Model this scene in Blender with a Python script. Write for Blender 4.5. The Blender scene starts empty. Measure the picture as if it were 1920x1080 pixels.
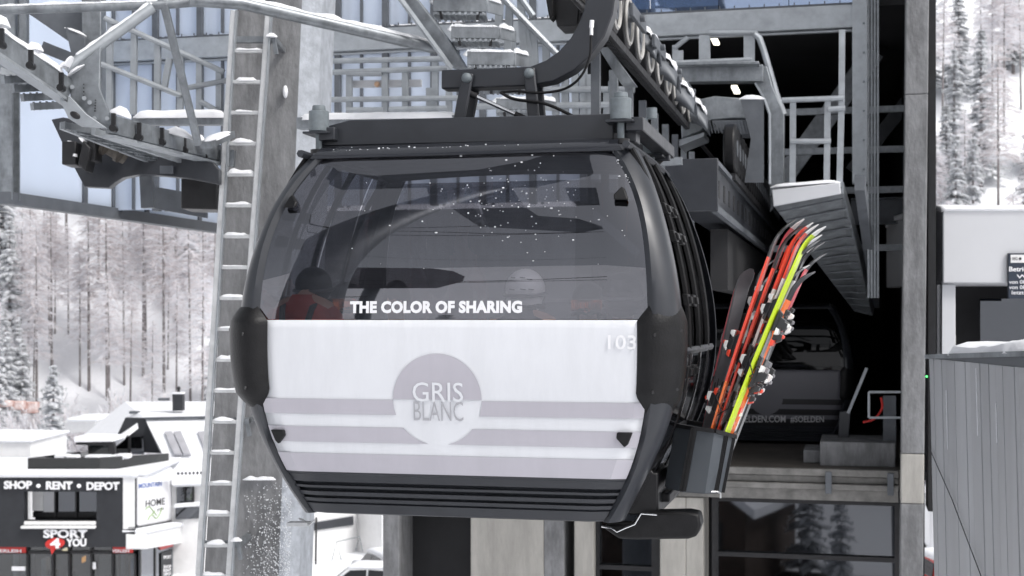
import bpy, math, random
import numpy as np
from mathutils import Vector, Matrix, noise
R = math.radians
S = bpy.context.scene
COL = S.collection
# ------------------------------------------------------------------ camera
FPX, HOR, CZ = 2667.0, 600.0, 12.0
cam_d = bpy.data.cameras.new("camera")
cam = bpy.data.objects.new("camera", cam_d); COL.objects.link(cam)
cam_d.sensor_width = 36.0; cam_d.lens = 50.006; cam_d.shift_y = 60.0 / 1920.0
cam_d.clip_start = 0.1; cam_d.clip_end = 4000
cam.location = (0, 0, CZ); cam.rotation_euler = (R(90), 0, 0)
cam_d.dof.use_dof = True; cam_d.dof.focus_distance = 6.95; cam_d.dof.aperture_fstop = 5.0
S.camera = cam
# ------------------------------------------------------------------ sky + sun (overcast)
SUN_EL, SUN_AZ = R(50), R(125)
world = bpy.data.worlds.new("World"); S.world = world; world.use_nodes = True
wn = world.node_tree; wn.nodes.clear()
sky = wn.nodes.new('ShaderNodeTexSky'); sky.sky_type = 'NISHITA'; sky.sun_disc = False
sky.sun_elevation = SUN_EL; sky.sun_rotation = SUN_AZ; sky.dust_density = 4.0; sky.air_density = 1.0
hs = wn.nodes.new('ShaderNodeHueSaturation'); hs.inputs['Saturation'].default_value = 0.22
bg = wn.nodes.new('ShaderNodeBackground'); bg.inputs['Strength'].default_value = 0.12
wo = wn.nodes.new('ShaderNodeOutputWorld')
wn.links.new(sky.outputs[0], hs.inputs['Color']); wn.links.new(hs.outputs[0], bg.inputs[0]); wn.links.new(bg.outputs[0], wo.inputs[0])
sun_d = bpy.data.lights.new("sun", 'SUN'); sun_d.energy = 1.3; sun_d.angle = R(14); sun_d.color = (1.0, 0.97, 0.94)
sun = bpy.data.objects.new("sun", sun_d); COL.objects.link(sun)
sd = Vector((math.sin(SUN_AZ) * math.cos(SUN_EL), math.cos(SUN_AZ) * math.cos(SUN_EL), math.sin(SUN_EL)))
sun.rotation_euler = sd.to_track_quat('Z', 'Y').to_euler(); sun.location = sd * 60 + Vector((0, 0, 20))
S.view_settings.view_transform = 'Standard'; S.view_settings.look = 'None'; S.view_settings.gamma = 1.0
S.view_settings.exposure = 0.42
S.cycles.max_bounces = 8; S.cycles.transparent_max_bounces = 16; S.cycles.caustics_reflective = False; S.cycles.caustics_refractive = False

# ------------------------------------------------------------------ frames of reference
# the lift line runs along T; RT points to the side of the line; O is the middle of the cabin's front face
TH = R(13.5)
T = Vector((math.sin(TH), math.cos(TH), 0)); RT = Vector((math.cos(TH), -math.sin(TH), 0)); Z = Vector((0, 0, 1))
O = Vector((-0.316, 6.951, CZ))
def LF(u, v, w): return O + RT * u + T * v + Z * w
def ray(px, py): return Vector(((px - 960) / FPX, 1.0, -(py - HOR) / FPX))
def P(px, py, Y):
    d = ray(px, py); return Vector((0, 0, CZ)) + d * Y
def PV(px, py, v):
    d = ray(px, py); k = (v + T.dot(O) ) / T.dot(d); return Vector((0, 0, CZ)) + d * (v + T.dot(O - Vector((0, 0, CZ)))) / T.dot(d)
def PU(px, py, u):
    d = ray(px, py); return Vector((0, 0, CZ)) + d * ((u + RT.dot(O - Vector((0, 0, CZ)))) / RT.dot(d))
def PZ(px, py, z):
    d = ray(px, py); return Vector((0, 0, CZ)) + d * ((z - CZ) / d.z)
def UVW(p):
    q = p - O; return q.dot(RT), q.dot(T), q.z
def UW(px, py, v):
    a = UVW(PV(px, py, v)); return a[0], a[2]

# ------------------------------------------------------------------ mesh builder
class MB:
    def __init__(s): s.v = []; s.f = []; s.m = []; s.mi = 0
    def face(s, idx): s.f.append(tuple(idx)); s.m.append(s.mi)
    def add(s, vs): b = len(s.v); s.v.extend([tuple(x) for x in vs]); return b
    def obox(s, c, X, Y, Zv):
        c = Vector(c); b = s.add([c + X * i + Y * j + Zv * k for i in (-1, 1) for j in (-1, 1) for k in (-1, 1)])
        flip = X.cross(Y).dot(Zv) < 0
        for q in ((0, 1, 3, 2), (4, 6, 7, 5), (0, 4, 5, 1), (2, 3, 7, 6), (0, 2, 6, 4), (1, 5, 7, 3)):
            s.face([b + i for i in (q if not flip else q[::-1])])
        return s
    def lbox(s, u0, u1, v0, v1, w0, w1):
        return s.obox(LF((u0 + u1) / 2, (v0 + v1) / 2, (w0 + w1) / 2), RT * ((u1 - u0) / 2), T * ((v1 - v0) / 2), Z * ((w1 - w0) / 2))
    def wbox(s, x0, x1, y0, y1, z0, z1):
        return s.obox(((x0 + x1) / 2, (y0 + y1) / 2, (z0 + z1) / 2), Vector(((x1 - x0) / 2, 0, 0)), Vector((0, (y1 - y0) / 2, 0)), Vector((0, 0, (z1 - z0) / 2)))
    def bar(s, p0, p1, w, h, up=Z, off=0.0):
        p0 = Vector(p0); p1 = Vector(p1); d = (p1 - p0); L = d.length; d = d / L
        sd_ = d.cross(up)
        if sd_.length < 1e-4: sd_ = d.cross(Vector((0, 1, 0)))
        sd_.normalize(); u_ = sd_.cross(d)
        return s.obox((p0 + p1) / 2 + u_ * off, d * (L / 2), sd_ * (w / 2), u_ * (h / 2))
    def ibeam(s, p0, p1, w, h, t=0.012, up=Z):
        p0 = Vector(p0); p1 = Vector(p1); d = (p1 - p0).normalized(); sd_ = d.cross(up)
        if sd_.length < 1e-4: sd_ = d.cross(Vector((0, 1, 0)))
        sd_.normalize(); u_ = sd_.cross(d)
        o = u_ * (h / 2 - t / 2)
        s.bar(p0 + o, p1 + o, w, t, up); s.bar(p0 - o, p1 - o, w, t, up); s.bar(p0, p1, t, h - 2 * t, up)
        return s
    def tube(s, pts, r, n=8, cap=True, squash=1.0):
        pts = [Vector(p) for p in pts]; m = len(pts)
        rs = r if isinstance(r, (list, tuple)) else [r] * m
        tans = []
        for i in range(m):
            a = pts[max(0, i - 1)]; b = pts[min(m - 1, i + 1)]; tans.append((b - a).normalized())
        ref = Vector((0, 0, 1)) if abs(tans[0].z) < 0.9 else Vector((0, 1, 0))
        nx = tans[0].cross(ref).normalized(); rings = []
        for i in range(m):
            nx = (nx - tans[i] * nx.dot(tans[i])).normalized(); ny = tans[i].cross(nx)
            rings.append(s.add([pts[i] + (nx * math.cos(2 * math.pi * k / n) + ny * math.sin(2 * math.pi * k / n) * squash) * rs[i] for k in range(n)]))
        for i in range(m - 1):
            for k in range(n):
                k2 = (k + 1) % n; s.face((rings[i] + k, rings[i] + k2, rings[i + 1] + k2, rings[i + 1] + k))
        if cap:
            s.face([rings[0] + k for k in range(n)][::-1]); s.face([rings[-1] + k for k in range(n)])
        return s
    def cyl(s, p0, p1, r, n=20, r1=None): return s.tube([p0, p1], [r, r if r1 is None else r1], n)
    def prism(s, pts, ext):
        pts = [Vector(p) for p in pts]; ext = Vector(ext); n = len(pts)
        nrm = Vector((0, 0, 0))
        for i in range(n): nrm += pts[i].cross(pts[(i + 1) % n])
        if nrm.dot(ext) > 0: pts = pts[::-1]
        b = s.add(pts); c = s.add([p + ext for p in pts])
        s.face([b + i for i in range(n)]); s.face([c + i for i in range(n)][::-1])
        for i in range(n):
            j = (i + 1) % n; s.face((b + j, b + i, c + i, c + j))
        return s
    def grid(s, fn, A, B, flip=False):
        b = s.add([fn(x, y) for y in B for x in A]); n = len(A)
        for j in range(len(B) - 1):
            for i in range(n - 1):
                q = (b + j * n + i, b + j * n + i + 1, b + (j + 1) * n + i + 1, b + (j + 1) * n + i)
                s.face(q[::-1] if flip else q)
        return s
    def ell(s, c, X, Y, Zv, nu=12, nv=8):
        c = Vector(c); rows = []
        for j in range(1, nv):
            ph = math.pi * j / nv
            rows.append(s.add([c + X * (math.sin(ph) * math.cos(2 * math.pi * i / nu)) + Y * (math.sin(ph) * math.sin(2 * math.pi * i / nu)) + Zv * math.cos(ph) for i in range(nu)]))
        t = s.add([c + Zv]); bt = s.add([c - Zv])
        for i in range(nu):
            i2 = (i + 1) % nu
            s.face((t, rows[0] + i, rows[0] + i2)); s.face((bt, rows[-1] + i2, rows[-1] + i))
            for j in range(nv - 2): s.face((rows[j] + i, rows[j + 1] + i, rows[j + 1] + i2, rows[j] + i2))
        return s
    def sph(s, c, r, nu=10, nv=7): return s.ell(c, Vector((r, 0, 0)), Vector((0, r, 0)), Vector((0, 0, r)), nu, nv)
    def snow(s, p0, p1, w, h, seed=0, step=0.06, rag=0.45):
        """a lumpy ridge of snow lying on top of a member between p0 and p1"""
        p0 = Vector(p0); p1 = Vector(p1); L = (p1 - p0).length; n = max(3, int(L / step)); d = (p1 - p0) / L
        sd_ = d.cross(Z); sd_ = sd_.normalized() if sd_.length > 1e-4 else Vector((1, 0, 0)); up = sd_.cross(d); K = 7; rings = []
        for i in range(n + 1):
            e = min(1.0, min(i, n - i) / 1.6 + 0.25); c = p0 + d * (L * i / n)
            k1 = 1 + rag * noise.noise(Vector((i * 0.31 + seed * 7.7, seed * 3.1, 0.3)))
            ring = []
            for k in range(K):
                a = math.pi * k / (K - 1)
                rr = 1 + 0.22 * rag * noise.noise(Vector((i * 0.7 + seed, k * 1.3, seed * 1.7)))
                ring.append(c + sd_ * (math.cos(a) * w * 0.5 * (0.85 + 0.15 * k1) * e * rr) + up * (max(0, math.sin(a)) ** 0.7 * h * k1 * e * rr - 0.004))
            rings.append(s.add(ring))
        for i in range(n):
            for k in range(K - 1): s.face((rings[i] + k, rings[i] + k + 1, rings[i + 1] + k + 1, rings[i + 1] + k)[::-1])
            s.face((rings[i], rings[i + 1], rings[i + 1] + K - 1, rings[i] + K - 1)[::-1])
        s.face([rings[0] + k for k in range(K)]); s.face([rings[n] + k for k in range(K)][::-1])
        return s
    def build(s, name, mat, parent=None, smooth=40, bevel=0.0, solid=0.0, base=None):
        me = bpy.data.meshes.new(name)
        org = Vector((0, 0, 0))
        if parent is not None: org = wloc(parent)
        elif base is not None: org = Vector(base)
        me.from_pydata([(x[0] - org.x, x[1] - org.y, x[2] - org.z) for x in s.v], [], s.f)
        for m_ in (mat if isinstance(mat, (list, tuple)) else [mat]): me.materials.append(m_)
        if isinstance(mat, (list, tuple)): me.polygons.foreach_set('material_index', s.m)
        if smooth:
            me.polygons.foreach_set('use_smooth', [True] * len(me.polygons))
            if smooth < 180: me.set_sharp_from_angle(angle=R(smooth))
        me.update()
        o = bpy.data.objects.new(name, me); COL.objects.link(o)
        if parent is not None: o.parent = parent
        else: o.location = org
        if solid:
            md = o.modifiers.new('solid', 'SOLIDIFY'); md.thickness = solid; md.offset = -1
        if bevel:
            md = o.modifiers.new('bevel', 'BEVEL'); md.width = bevel; md.segments = 2; md.limit_method = 'ANGLE'; md.angle_limit = R(40)
        return o
def wloc(o):
    l = Vector((0, 0, 0))
    while o is not None: l = l + Vector(o.location); o = o.parent
    return l
def tag(o, label, cat, group=None, kind=None):
    o['label'] = label; o['category'] = cat
    if group: o['group'] = group
    if kind: o['kind'] = kind
    return o
def thing(name, label, cat, loc, group=None):
    o = bpy.data.objects.new(name, None); COL.objects.link(o); o.location = loc; o.empty_display_size = 0.2
    return tag(o, label, cat, group)
def struct(o, kind='structure'): o['kind'] = kind; return o
def copy_tree(o, parent=None):
    c = o.copy(); COL.objects.link(c)
    if parent is not None: c.parent = parent
    for ch in list(o.children): copy_tree(ch, c)
    return c

# ------------------------------------------------------------------ materials
def mat(name, col, rough=0.5, metal=0.0, var=0.0, scale=4.0, bump=0.0, bscale=30.0, spec=0.5, stretch=(1, 1, 1), col2=None, rvar=0.0, coat=0.0, stain=0.0):
    m = bpy.data.materials.new(name); m.use_nodes = True; nt = m.node_tree; b = nt.nodes['Principled BSDF']
    c4 = (*col, 1); b.inputs['Base Color'].default_value = c4; b.inputs['Roughness'].default_value = rough; b.inputs['Metallic'].default_value = metal
    b.inputs['Specular IOR Level'].default_value = spec; b.inputs['Coat Weight'].default_value = coat; b.inputs['Coat Roughness'].default_value = 0.06
    if var or bump or col2 or rvar:
        tc = nt.nodes.new('ShaderNodeTexCoord'); mp = nt.nodes.new('ShaderNodeMapping'); mp.inputs['Scale'].default_value = stretch
        nt.links.new(tc.outputs['Object'], mp.inputs[0])
        nz = nt.nodes.new('ShaderNodeTexNoise'); nz.inputs['Scale'].default_value = scale; nz.inputs['Detail'].default_value = 6; nz.inputs['Roughness'].default_value = 0.62
        nt.links.new(mp.outputs[0], nz.inputs['Vector'])
        if var or col2:
            rp = nt.nodes.new('ShaderNodeValToRGB'); rp.color_ramp.elements[0].position = 0.32; rp.color_ramp.elements[1].position = 0.68
            lo = [max(0, x * (1 - var)) for x in col]; hi = [min(1, x * (1 + var)) for x in col] if col2 is None else col2
            rp.color_ramp.elements[0].color = (*lo, 1); rp.color_ramp.elements[1].color = (*hi, 1)
            nt.links.new(nz.outputs['Fac'], rp.inputs[0]); nt.links.new(rp.outputs[0], b.inputs['Base Color'])
        if stain:
            mp2 = nt.nodes.new('ShaderNodeMapping'); mp2.inputs['Scale'].default_value = (2.6, 2.6, 0.55); nt.links.new(tc.outputs['Object'], mp2.inputs[0])
            n3 = nt.nodes.new('ShaderNodeTexNoise'); n3.inputs['Scale'].default_value = 2.2; n3.inputs['Detail'].default_value = 8; n3.inputs['Roughness'].default_value = 0.7; nt.links.new(mp2.outputs[0], n3.inputs['Vector'])
            r3 = nt.nodes.new('ShaderNodeValToRGB'); r3.color_ramp.elements[0].position = 0.4; r3.color_ramp.elements[1].position = 0.56; k_ = 1 - stain; r3.color_ramp.elements[0].color = (k_, k_, k_, 1); r3.color_ramp.elements[1].color = (1, 1, 1, 1)
            mm = nt.nodes.new('ShaderNodeMix'); mm.data_type = 'RGBA'; mm.blend_type = 'MULTIPLY'; mm.inputs[0].default_value = 1.0
            nt.links.new(n3.outputs['Fac'], r3.inputs[0]); nt.links.new(rp.outputs[0], mm.inputs[6]); nt.links.new(r3.outputs[0], mm.inputs[7]); nt.links.new(mm.outputs[2], b.inputs['Base Color'])
        if rvar:
            mr = nt.nodes.new('ShaderNodeMapRange'); mr.inputs[1].default_value = 0.3; mr.inputs[2].default_value = 0.7
            mr.inputs[3].default_value = max(0.02, rough - rvar); mr.inputs[4].default_value = min(1, rough + rvar)
            nt.links.new(nz.outputs['Fac'], mr.inputs[0]); nt.links.new(mr.outputs[0], b.inputs['Roughness'])
        if bump:
            n2 = nt.nodes.new('ShaderNodeTexNoise'); n2.inputs['Scale'].default_value = bscale; n2.inputs['Detail'].default_value = 4
            nt.links.new(mp.outputs[0], n2.inputs['Vector'])
            bp = nt.nodes.new('ShaderNodeBump'); bp.inputs['Strength'].default_value = bump; bp.inputs['Distance'].default_value = 0.02
            nt.links.new(n2.outputs['Fac'], bp.inputs['Height']); nt.links.new(bp.outputs[0], b.inputs['Normal'])
    return m
def glass(name, tint, refl=0.08, ior=1.5, rough=0.02, gcol=(1, 1, 1)):
    m = bpy.data.materials.new(name); m.use_nodes = True; nt = m.node_tree; nt.nodes.clear()
    out = nt.nodes.new('ShaderNodeOutputMaterial'); tr = nt.nodes.new('ShaderNodeBsdfTransparent'); gl = nt.nodes.new('ShaderNodeBsdfGlossy')
    tr.inputs[0].default_value = (*tint, 1); gl.inputs['Roughness'].default_value = rough; gl.inputs['Color'].default_value = (*gcol, 1)
    fr = nt.nodes.new('ShaderNodeFresnel'); fr.inputs['IOR'].default_value = ior
    ge = nt.nodes.new('ShaderNodeNewGeometry'); mi = nt.nodes.new('ShaderNodeMapRange'); mi.inputs[3].default_value = ior; mi.inputs[4].default_value = 1 / ior
    nt.links.new(ge.outputs['Backfacing'], mi.inputs[0]); nt.links.new(mi.outputs[0], fr.inputs['IOR'])
    ad = nt.nodes.new('ShaderNodeMath'); ad.operation = 'ADD'; ad.use_clamp = True; ad.inputs[1].default_value = refl
    mx = nt.nodes.new('ShaderNodeMixShader'); nt.links.new(fr.outputs[0], ad.inputs[0]); nt.links.new(ad.outputs[0], mx.inputs[0])
    nt.links.new(tr.outputs[0], mx.inputs[1]); nt.links.new(gl.outputs[0], mx.inputs[2]); nt.links.new(mx.outputs[0], out.inputs[0])
    return m
def frosted(name, tint):  # diffuse bluish white mixed in stands for sky brightness in the glass
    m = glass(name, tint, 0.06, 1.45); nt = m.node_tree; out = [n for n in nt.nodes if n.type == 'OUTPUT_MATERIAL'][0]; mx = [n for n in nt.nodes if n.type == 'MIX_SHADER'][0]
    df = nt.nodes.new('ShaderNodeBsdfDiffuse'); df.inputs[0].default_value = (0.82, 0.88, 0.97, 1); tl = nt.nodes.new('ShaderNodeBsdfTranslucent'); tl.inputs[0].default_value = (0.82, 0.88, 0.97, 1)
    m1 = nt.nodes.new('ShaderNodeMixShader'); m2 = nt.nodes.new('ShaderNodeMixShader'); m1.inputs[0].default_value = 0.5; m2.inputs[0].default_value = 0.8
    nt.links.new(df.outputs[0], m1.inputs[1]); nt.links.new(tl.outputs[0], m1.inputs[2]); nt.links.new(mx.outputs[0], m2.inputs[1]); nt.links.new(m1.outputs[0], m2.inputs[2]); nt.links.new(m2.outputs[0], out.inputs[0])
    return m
def lamp(name, col, e):
    m = mat(name, col, 0.4); b = m.node_tree.nodes['Principled BSDF']; b.inputs['Emission Color'].default_value = (*col, 1); b.inputs['Emission Strength'].default_value = e
    return m
M = dict(
 snow=mat('snow', (0.86, 0.87, 0.9), 0.75, var=0.03, scale=3, bump=0.5, bscale=14),
 rime=mat('rime_snow', (0.84, 0.86, 0.89), 0.8, var=0.05, scale=30, bump=0.8, bscale=70),
 galv=mat('galvanised_steel', (0.27, 0.29, 0.31), 0.42, 0.55, stain=0.22, var=0.25, scale=9, rvar=0.12, bump=0.05, bscale=50),
 galv_l=mat('pale_galvanised_steel', (0.36, 0.385, 0.41), 0.45, 0.4, var=0.15, scale=7, rvar=0.1),
 galv_d=mat('grey_painted_steel', (0.115, 0.125, 0.14), 0.5, 0.2, var=0.18, scale=5, rvar=0.1),
 alu=mat('ladder_aluminium', (0.62, 0.63, 0.64), 0.4, 0.5, var=0.12, scale=12, rvar=0.1),
 dark=mat('anthracite_paint', (0.030, 0.033, 0.040), 0.36, var=0.12, scale=6, rvar=0.06),
 darkg=mat('anthracite_gloss', (0.024, 0.026, 0.032), 0.16, var=0.05, scale=4, coat=0.6),
 black=mat('black_steel', (0.018, 0.018, 0.02), 0.45, 0.2, var=0.3, scale=10, rvar=0.1),
 gloss=mat('black_gloss', (0.008, 0.008, 0.01), 0.08, coat=0.8),
 rubber=mat('black_rubber', (0.009, 0.009, 0.010), 0.45, spec=0.28, var=0.3, scale=14, bump=0.12, bscale=90),
 bolt=mat('grey_bolt_cap', (0.16, 0.185, 0.2), 0.5, var=0.15, scale=30),
 chrome=mat('chrome', (0.75, 0.76, 0.78), 0.12, 1.0),
 white=mat('white_panel', (0.78, 0.795, 0.83), 0.22, var=0.012, scale=2, coat=0.3, stain=0.045),
 mauve=mat('mauve_grey_stripe', (0.505, 0.49, 0.54), 0.24, var=0.02, scale=2, coat=0.3, stain=0.04),
 lett=mat('white_lettering', (0.88, 0.88, 0.9), 0.4),
 lettg=mat('grey_lettering', (0.42, 0.42, 0.45), 0.4),
 conc=mat('weathered_concrete', (0.235, 0.238, 0.245), 0.85, var=0.18, scale=6.0, bump=0.4, bscale=22, stretch=(1.5, 1.5, 0.8), stain=0.32),
 concb=mat('beige_concrete', (0.42, 0.405, 0.375), 0.85, var=0.1, stain=0.15, scale=2.5, bump=0.2, bscale=30, stretch=(2, 2, 0.4)),
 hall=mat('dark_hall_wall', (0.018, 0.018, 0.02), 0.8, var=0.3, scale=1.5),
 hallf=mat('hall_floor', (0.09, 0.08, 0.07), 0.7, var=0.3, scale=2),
 clad=mat('grey_metal_cladding', (0.42, 0.43, 0.45), 0.36, 0.15, var=0.10, scale=1.2, rvar=0.06, stretch=(3, 3, 0.2)),
 kiosk=mat('pale_grey_panel', (0.6, 0.61, 0.635), 0.45, var=0.02, scale=1.5),
 render=mat('white_render', (0.8, 0.8, 0.8), 0.8, var=0.04, scale=3),
 facade=mat('black_facade', (0.022, 0.024, 0.029), 0.7, var=0.15, scale=2),
 red=mat('red_panel', (0.6, 0.03, 0.025), 0.45),
 blue=mat('blue_print', (0.12, 0.2, 0.5), 0.5),
 navy=mat('navy_board', (0.02, 0.03, 0.05), 0.4),
 blk=mat('black_print', (0.02, 0.02, 0.02), 0.5),
 green=mat('green_print', (0.25, 0.4, 0.1), 0.5),
 win=glass('dark_window', (0.05, 0.052, 0.06), 0.09, 1.5, gcol=(.88,.92,1)),
 tint=glass('tinted_cabin_glass', (0.37, 0.37, 0.395), 0.165, 1.5, 0.008, gcol=(.92,.93,1)),
 pane=frosted('sky_white_pane', (0.8, 0.86, 0.95)),  # bay glass with the bright sky painted in as bluish white
 bluep=glass('blue_pane', (0.25, 0.33, 0.45), 0.42, 1.6, gcol=(0.62, 0.76, 1.0)),
)
LMP = lamp('lamp_tube', (1.0, 0.95, 0.8), 2.5); LMP2 = lamp('indicator', (0.9, 0.9, 0.95), 0.6)
M['skibox'] = mat('ski_box_plastic', (0.075, 0.085, 0.097), 0.35, var=0.08, scale=5, rvar=0.06)
M['edge'] = mat('platform_edge_steel', (0.2, 0.195, 0.185), 0.6, 0.2, var=0.3, scale=6)
M['rimw'] = mat('sheave_rim', (0.46, 0.45, 0.43), 0.5, var=0.15, scale=10)
M['motor'] = mat('dirty_motor', (0.07, 0.06, 0.05), 0.6, var=0.4, scale=20)
M['skin'] = mat('skin', (0.5, 0.3, 0.22), 0.6)
M['jred'] = mat('red_jacket', (0.42, 0.035, 0.018), 0.8, var=0.25, scale=6, bump=.2, bscale=20)
M['jblk'] = mat('black_jacket', (0.02, 0.02, 0.024), 0.8, var=0.3, scale=6, bump=.2, bscale=20)
M['jgry'] = mat('grey_jacket', (0.08, 0.08, 0.09), 0.8, var=0.25, scale=6, bump=.2, bscale=20)
M['helw'] = mat('white_helmet', (0.94, 0.93, 0.94), 0.35)
M['gog'] = mat('orange_mirror_lens', (1.0, 0.22, 0.05), 0.1, 0.9)
M['dimp'] = mat('dimmed_white_panel', (0.17, 0.17, 0.195), 0.35); M['darkwin'] = glass('unlit_cabin_glass', (0.05, 0.05, 0.06), 0.0, 1.4); M['shopgl'] = glass('shop_glass', (0.5, 0.53, 0.55), 0.05, 1.5); M['dimst'] = mat('dimmed_stripe', (0.02, 0.02, 0.023), 0.3); M['dimlett'] = mat('silver_lettering', (0.6, 0.6, 0.62), 0.4)  # second cabin's panel, stripes and glass: hall shade put into their colours
M['bal'] = glass('smoked_balustrade_glass', (0.05, 0.07, 0.075), 0.03, 1.45)
M['bluegrey'] = mat('snowed_skylight_glass', (0.42, 0.42, 0.45), 0.3, var=.1, scale=2)
M['rust'] = mat('reddish_boards', (0.42, 0.16, 0.11), 0.8, col2=(.8, .75, .74), scale=1.4)
M['carw'] = mat('white_car_paint', (0.75, 0.76, 0.78), 0.25, coat=.5); M['carr'] = mat('red_car_paint', (0.6, 0.03, 0.02), 0.25, coat=.5)
M['win2'] = mat('car_glass', (0.015, 0.016, 0.018), 0.08)
M['asph'] = mat('asphalt', (.05, .05, .052), .9, var=.2, scale=.5); M['timber'] = mat('dark_timber', (.07, .05, .04), .8, var=.3, scale=2)
M['skiorange'] = lamp('warm_shop_lamp', (1, .45, .1), 1.5); M['bluec'] = mat('blue_goods', (.05, .25, .55), .6); M['lampw'] = lamp('shop_lamp', (1, .8, .5), 2)
M['frost'] = mat('frosted_concrete', (.40, .425, .465), .7, var=.2, scale=9, bump=.3, bscale=40)
M['knob'] = mat('orange_knob', (.55, .36, .24), .5); M['strap'] = mat('goggle_strap', (.12, .12, .13), .8)
# ------------------------------------------------------------------ text meshes
def text2d(s, bold=0.0, space=1.0, res=3):
    cu = bpy.data.curves.new('t', 'FONT'); cu.body = s; cu.size = 1.0; cu.offset = bold; cu.space_character = space; cu.resolution_u = res; cu.fill_mode = 'FRONT'
    ob = bpy.data.objects.new('t', cu); COL.objects.link(ob); bpy.context.view_layer.update()
    me = bpy.data.meshes.new_from_object(ob.evaluated_get(bpy.context.evaluated_depsgraph_get()))
    vs = [(v.co.x, v.co.y) for v in me.vertices]; fs = [tuple(p.vertices) for p in me.polygons]
    bpy.data.objects.remove(ob); bpy.data.curves.remove(cu); bpy.data.meshes.remove(me)
    xs = [v[0] for v in vs]; ys = [v[1] for v in vs]; x0, x1, y0, y1 = min(xs), max(xs), min(ys), max(ys)
    return [((x - x0) / (x1 - x0), (y - y0) / (y1 - y0)) for x, y in vs], fs
def text_on(mb, s, fn, bold=0.0, space=1.0):
    """writes s through fn(a, b), a and b in 0..1 across the lettering's box"""
    vs, fs = text2d(s, bold, space); b = mb.add([fn(x, y) for x, y in vs])
    for q in fs: mb.face([b + i for i in q])
    return mb

# ------------------------------------------------------------------ the gondola cabin
_W = np.array([.92, .88, .74, .55, .375, .16, 0, -.2, -.43, -.67, -.87, -.975, -1.0])
_A = np.array([.80, .835, .915, .985, 1.04, 1.085, 1.105, 1.105, 1.055, .965, .87, .81, .795])
_F = np.array([.36, .32, .22, .11, .05, .01, 0, .0, .01, .04, .09, .13, .14])
_pa = np.polyfit(_W, _A, 5); _pf = np.polyfit(_W, _F, 5)
def hw(w): return float(np.polyval(_pa, w))
def fr(w): return float(np.polyval(_pf, w))
_WI = np.array([.90, .86, .83, .7, .58, .375, .15, 0, -.2, -.43, -.6, -.745, -.87, -.975, -1.0])
_I = np.array([.715, .745, .768, .85, .908, .952, .98, .986, .985, .968, .93, .878, .815, .752, .735])
_pi = np.polyfit(_WI, _I, 6)
def inn(w): return float(min(np.polyval(_pi, w), hw(w) - .05))
CL = 1.98; CR = 0.17; SQ = 0.8
def vround(u, w):
    """how far the surface curves back near the rounded front corners"""
    d = (abs(u) - (hw(w) - CR)) / CR
    if d <= 0: return 0.0
    t = math.asin(min(1, d) ** (1 / SQ)); return CR * (1 - math.cos(t) ** SQ)
def sect(w, off=0.0):
    return hw(w) + off, fr(w) - off, CL - fr(w) + off, CR
def corner(w, q, k, off=0.0, n=8):
    """point k of n round corner q, from the edge of the front panel to the side (0 front right, 1 rear right, 2 rear left, 3 front left)"""
    a, f, L, r = sect(w, off); d = (inn(w) - (hw(w) - CR)) / CR
    t0 = math.asin(max(0, min(.97, d)) ** (1 / SQ)); t = t0 + (math.pi / 2 - t0) * k / n
    s_, c_ = math.sin(t) ** SQ, max(0, math.cos(t)) ** SQ
    u = a - r + r * s_; v = f + r - r * c_
    if q in (1, 2): v = L - r + r * c_
    return (u if q in (0, 1) else -u, v)
WS = [0.86 - i * (0.86 + 0.975) / 36 for i in range(37)]
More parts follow.
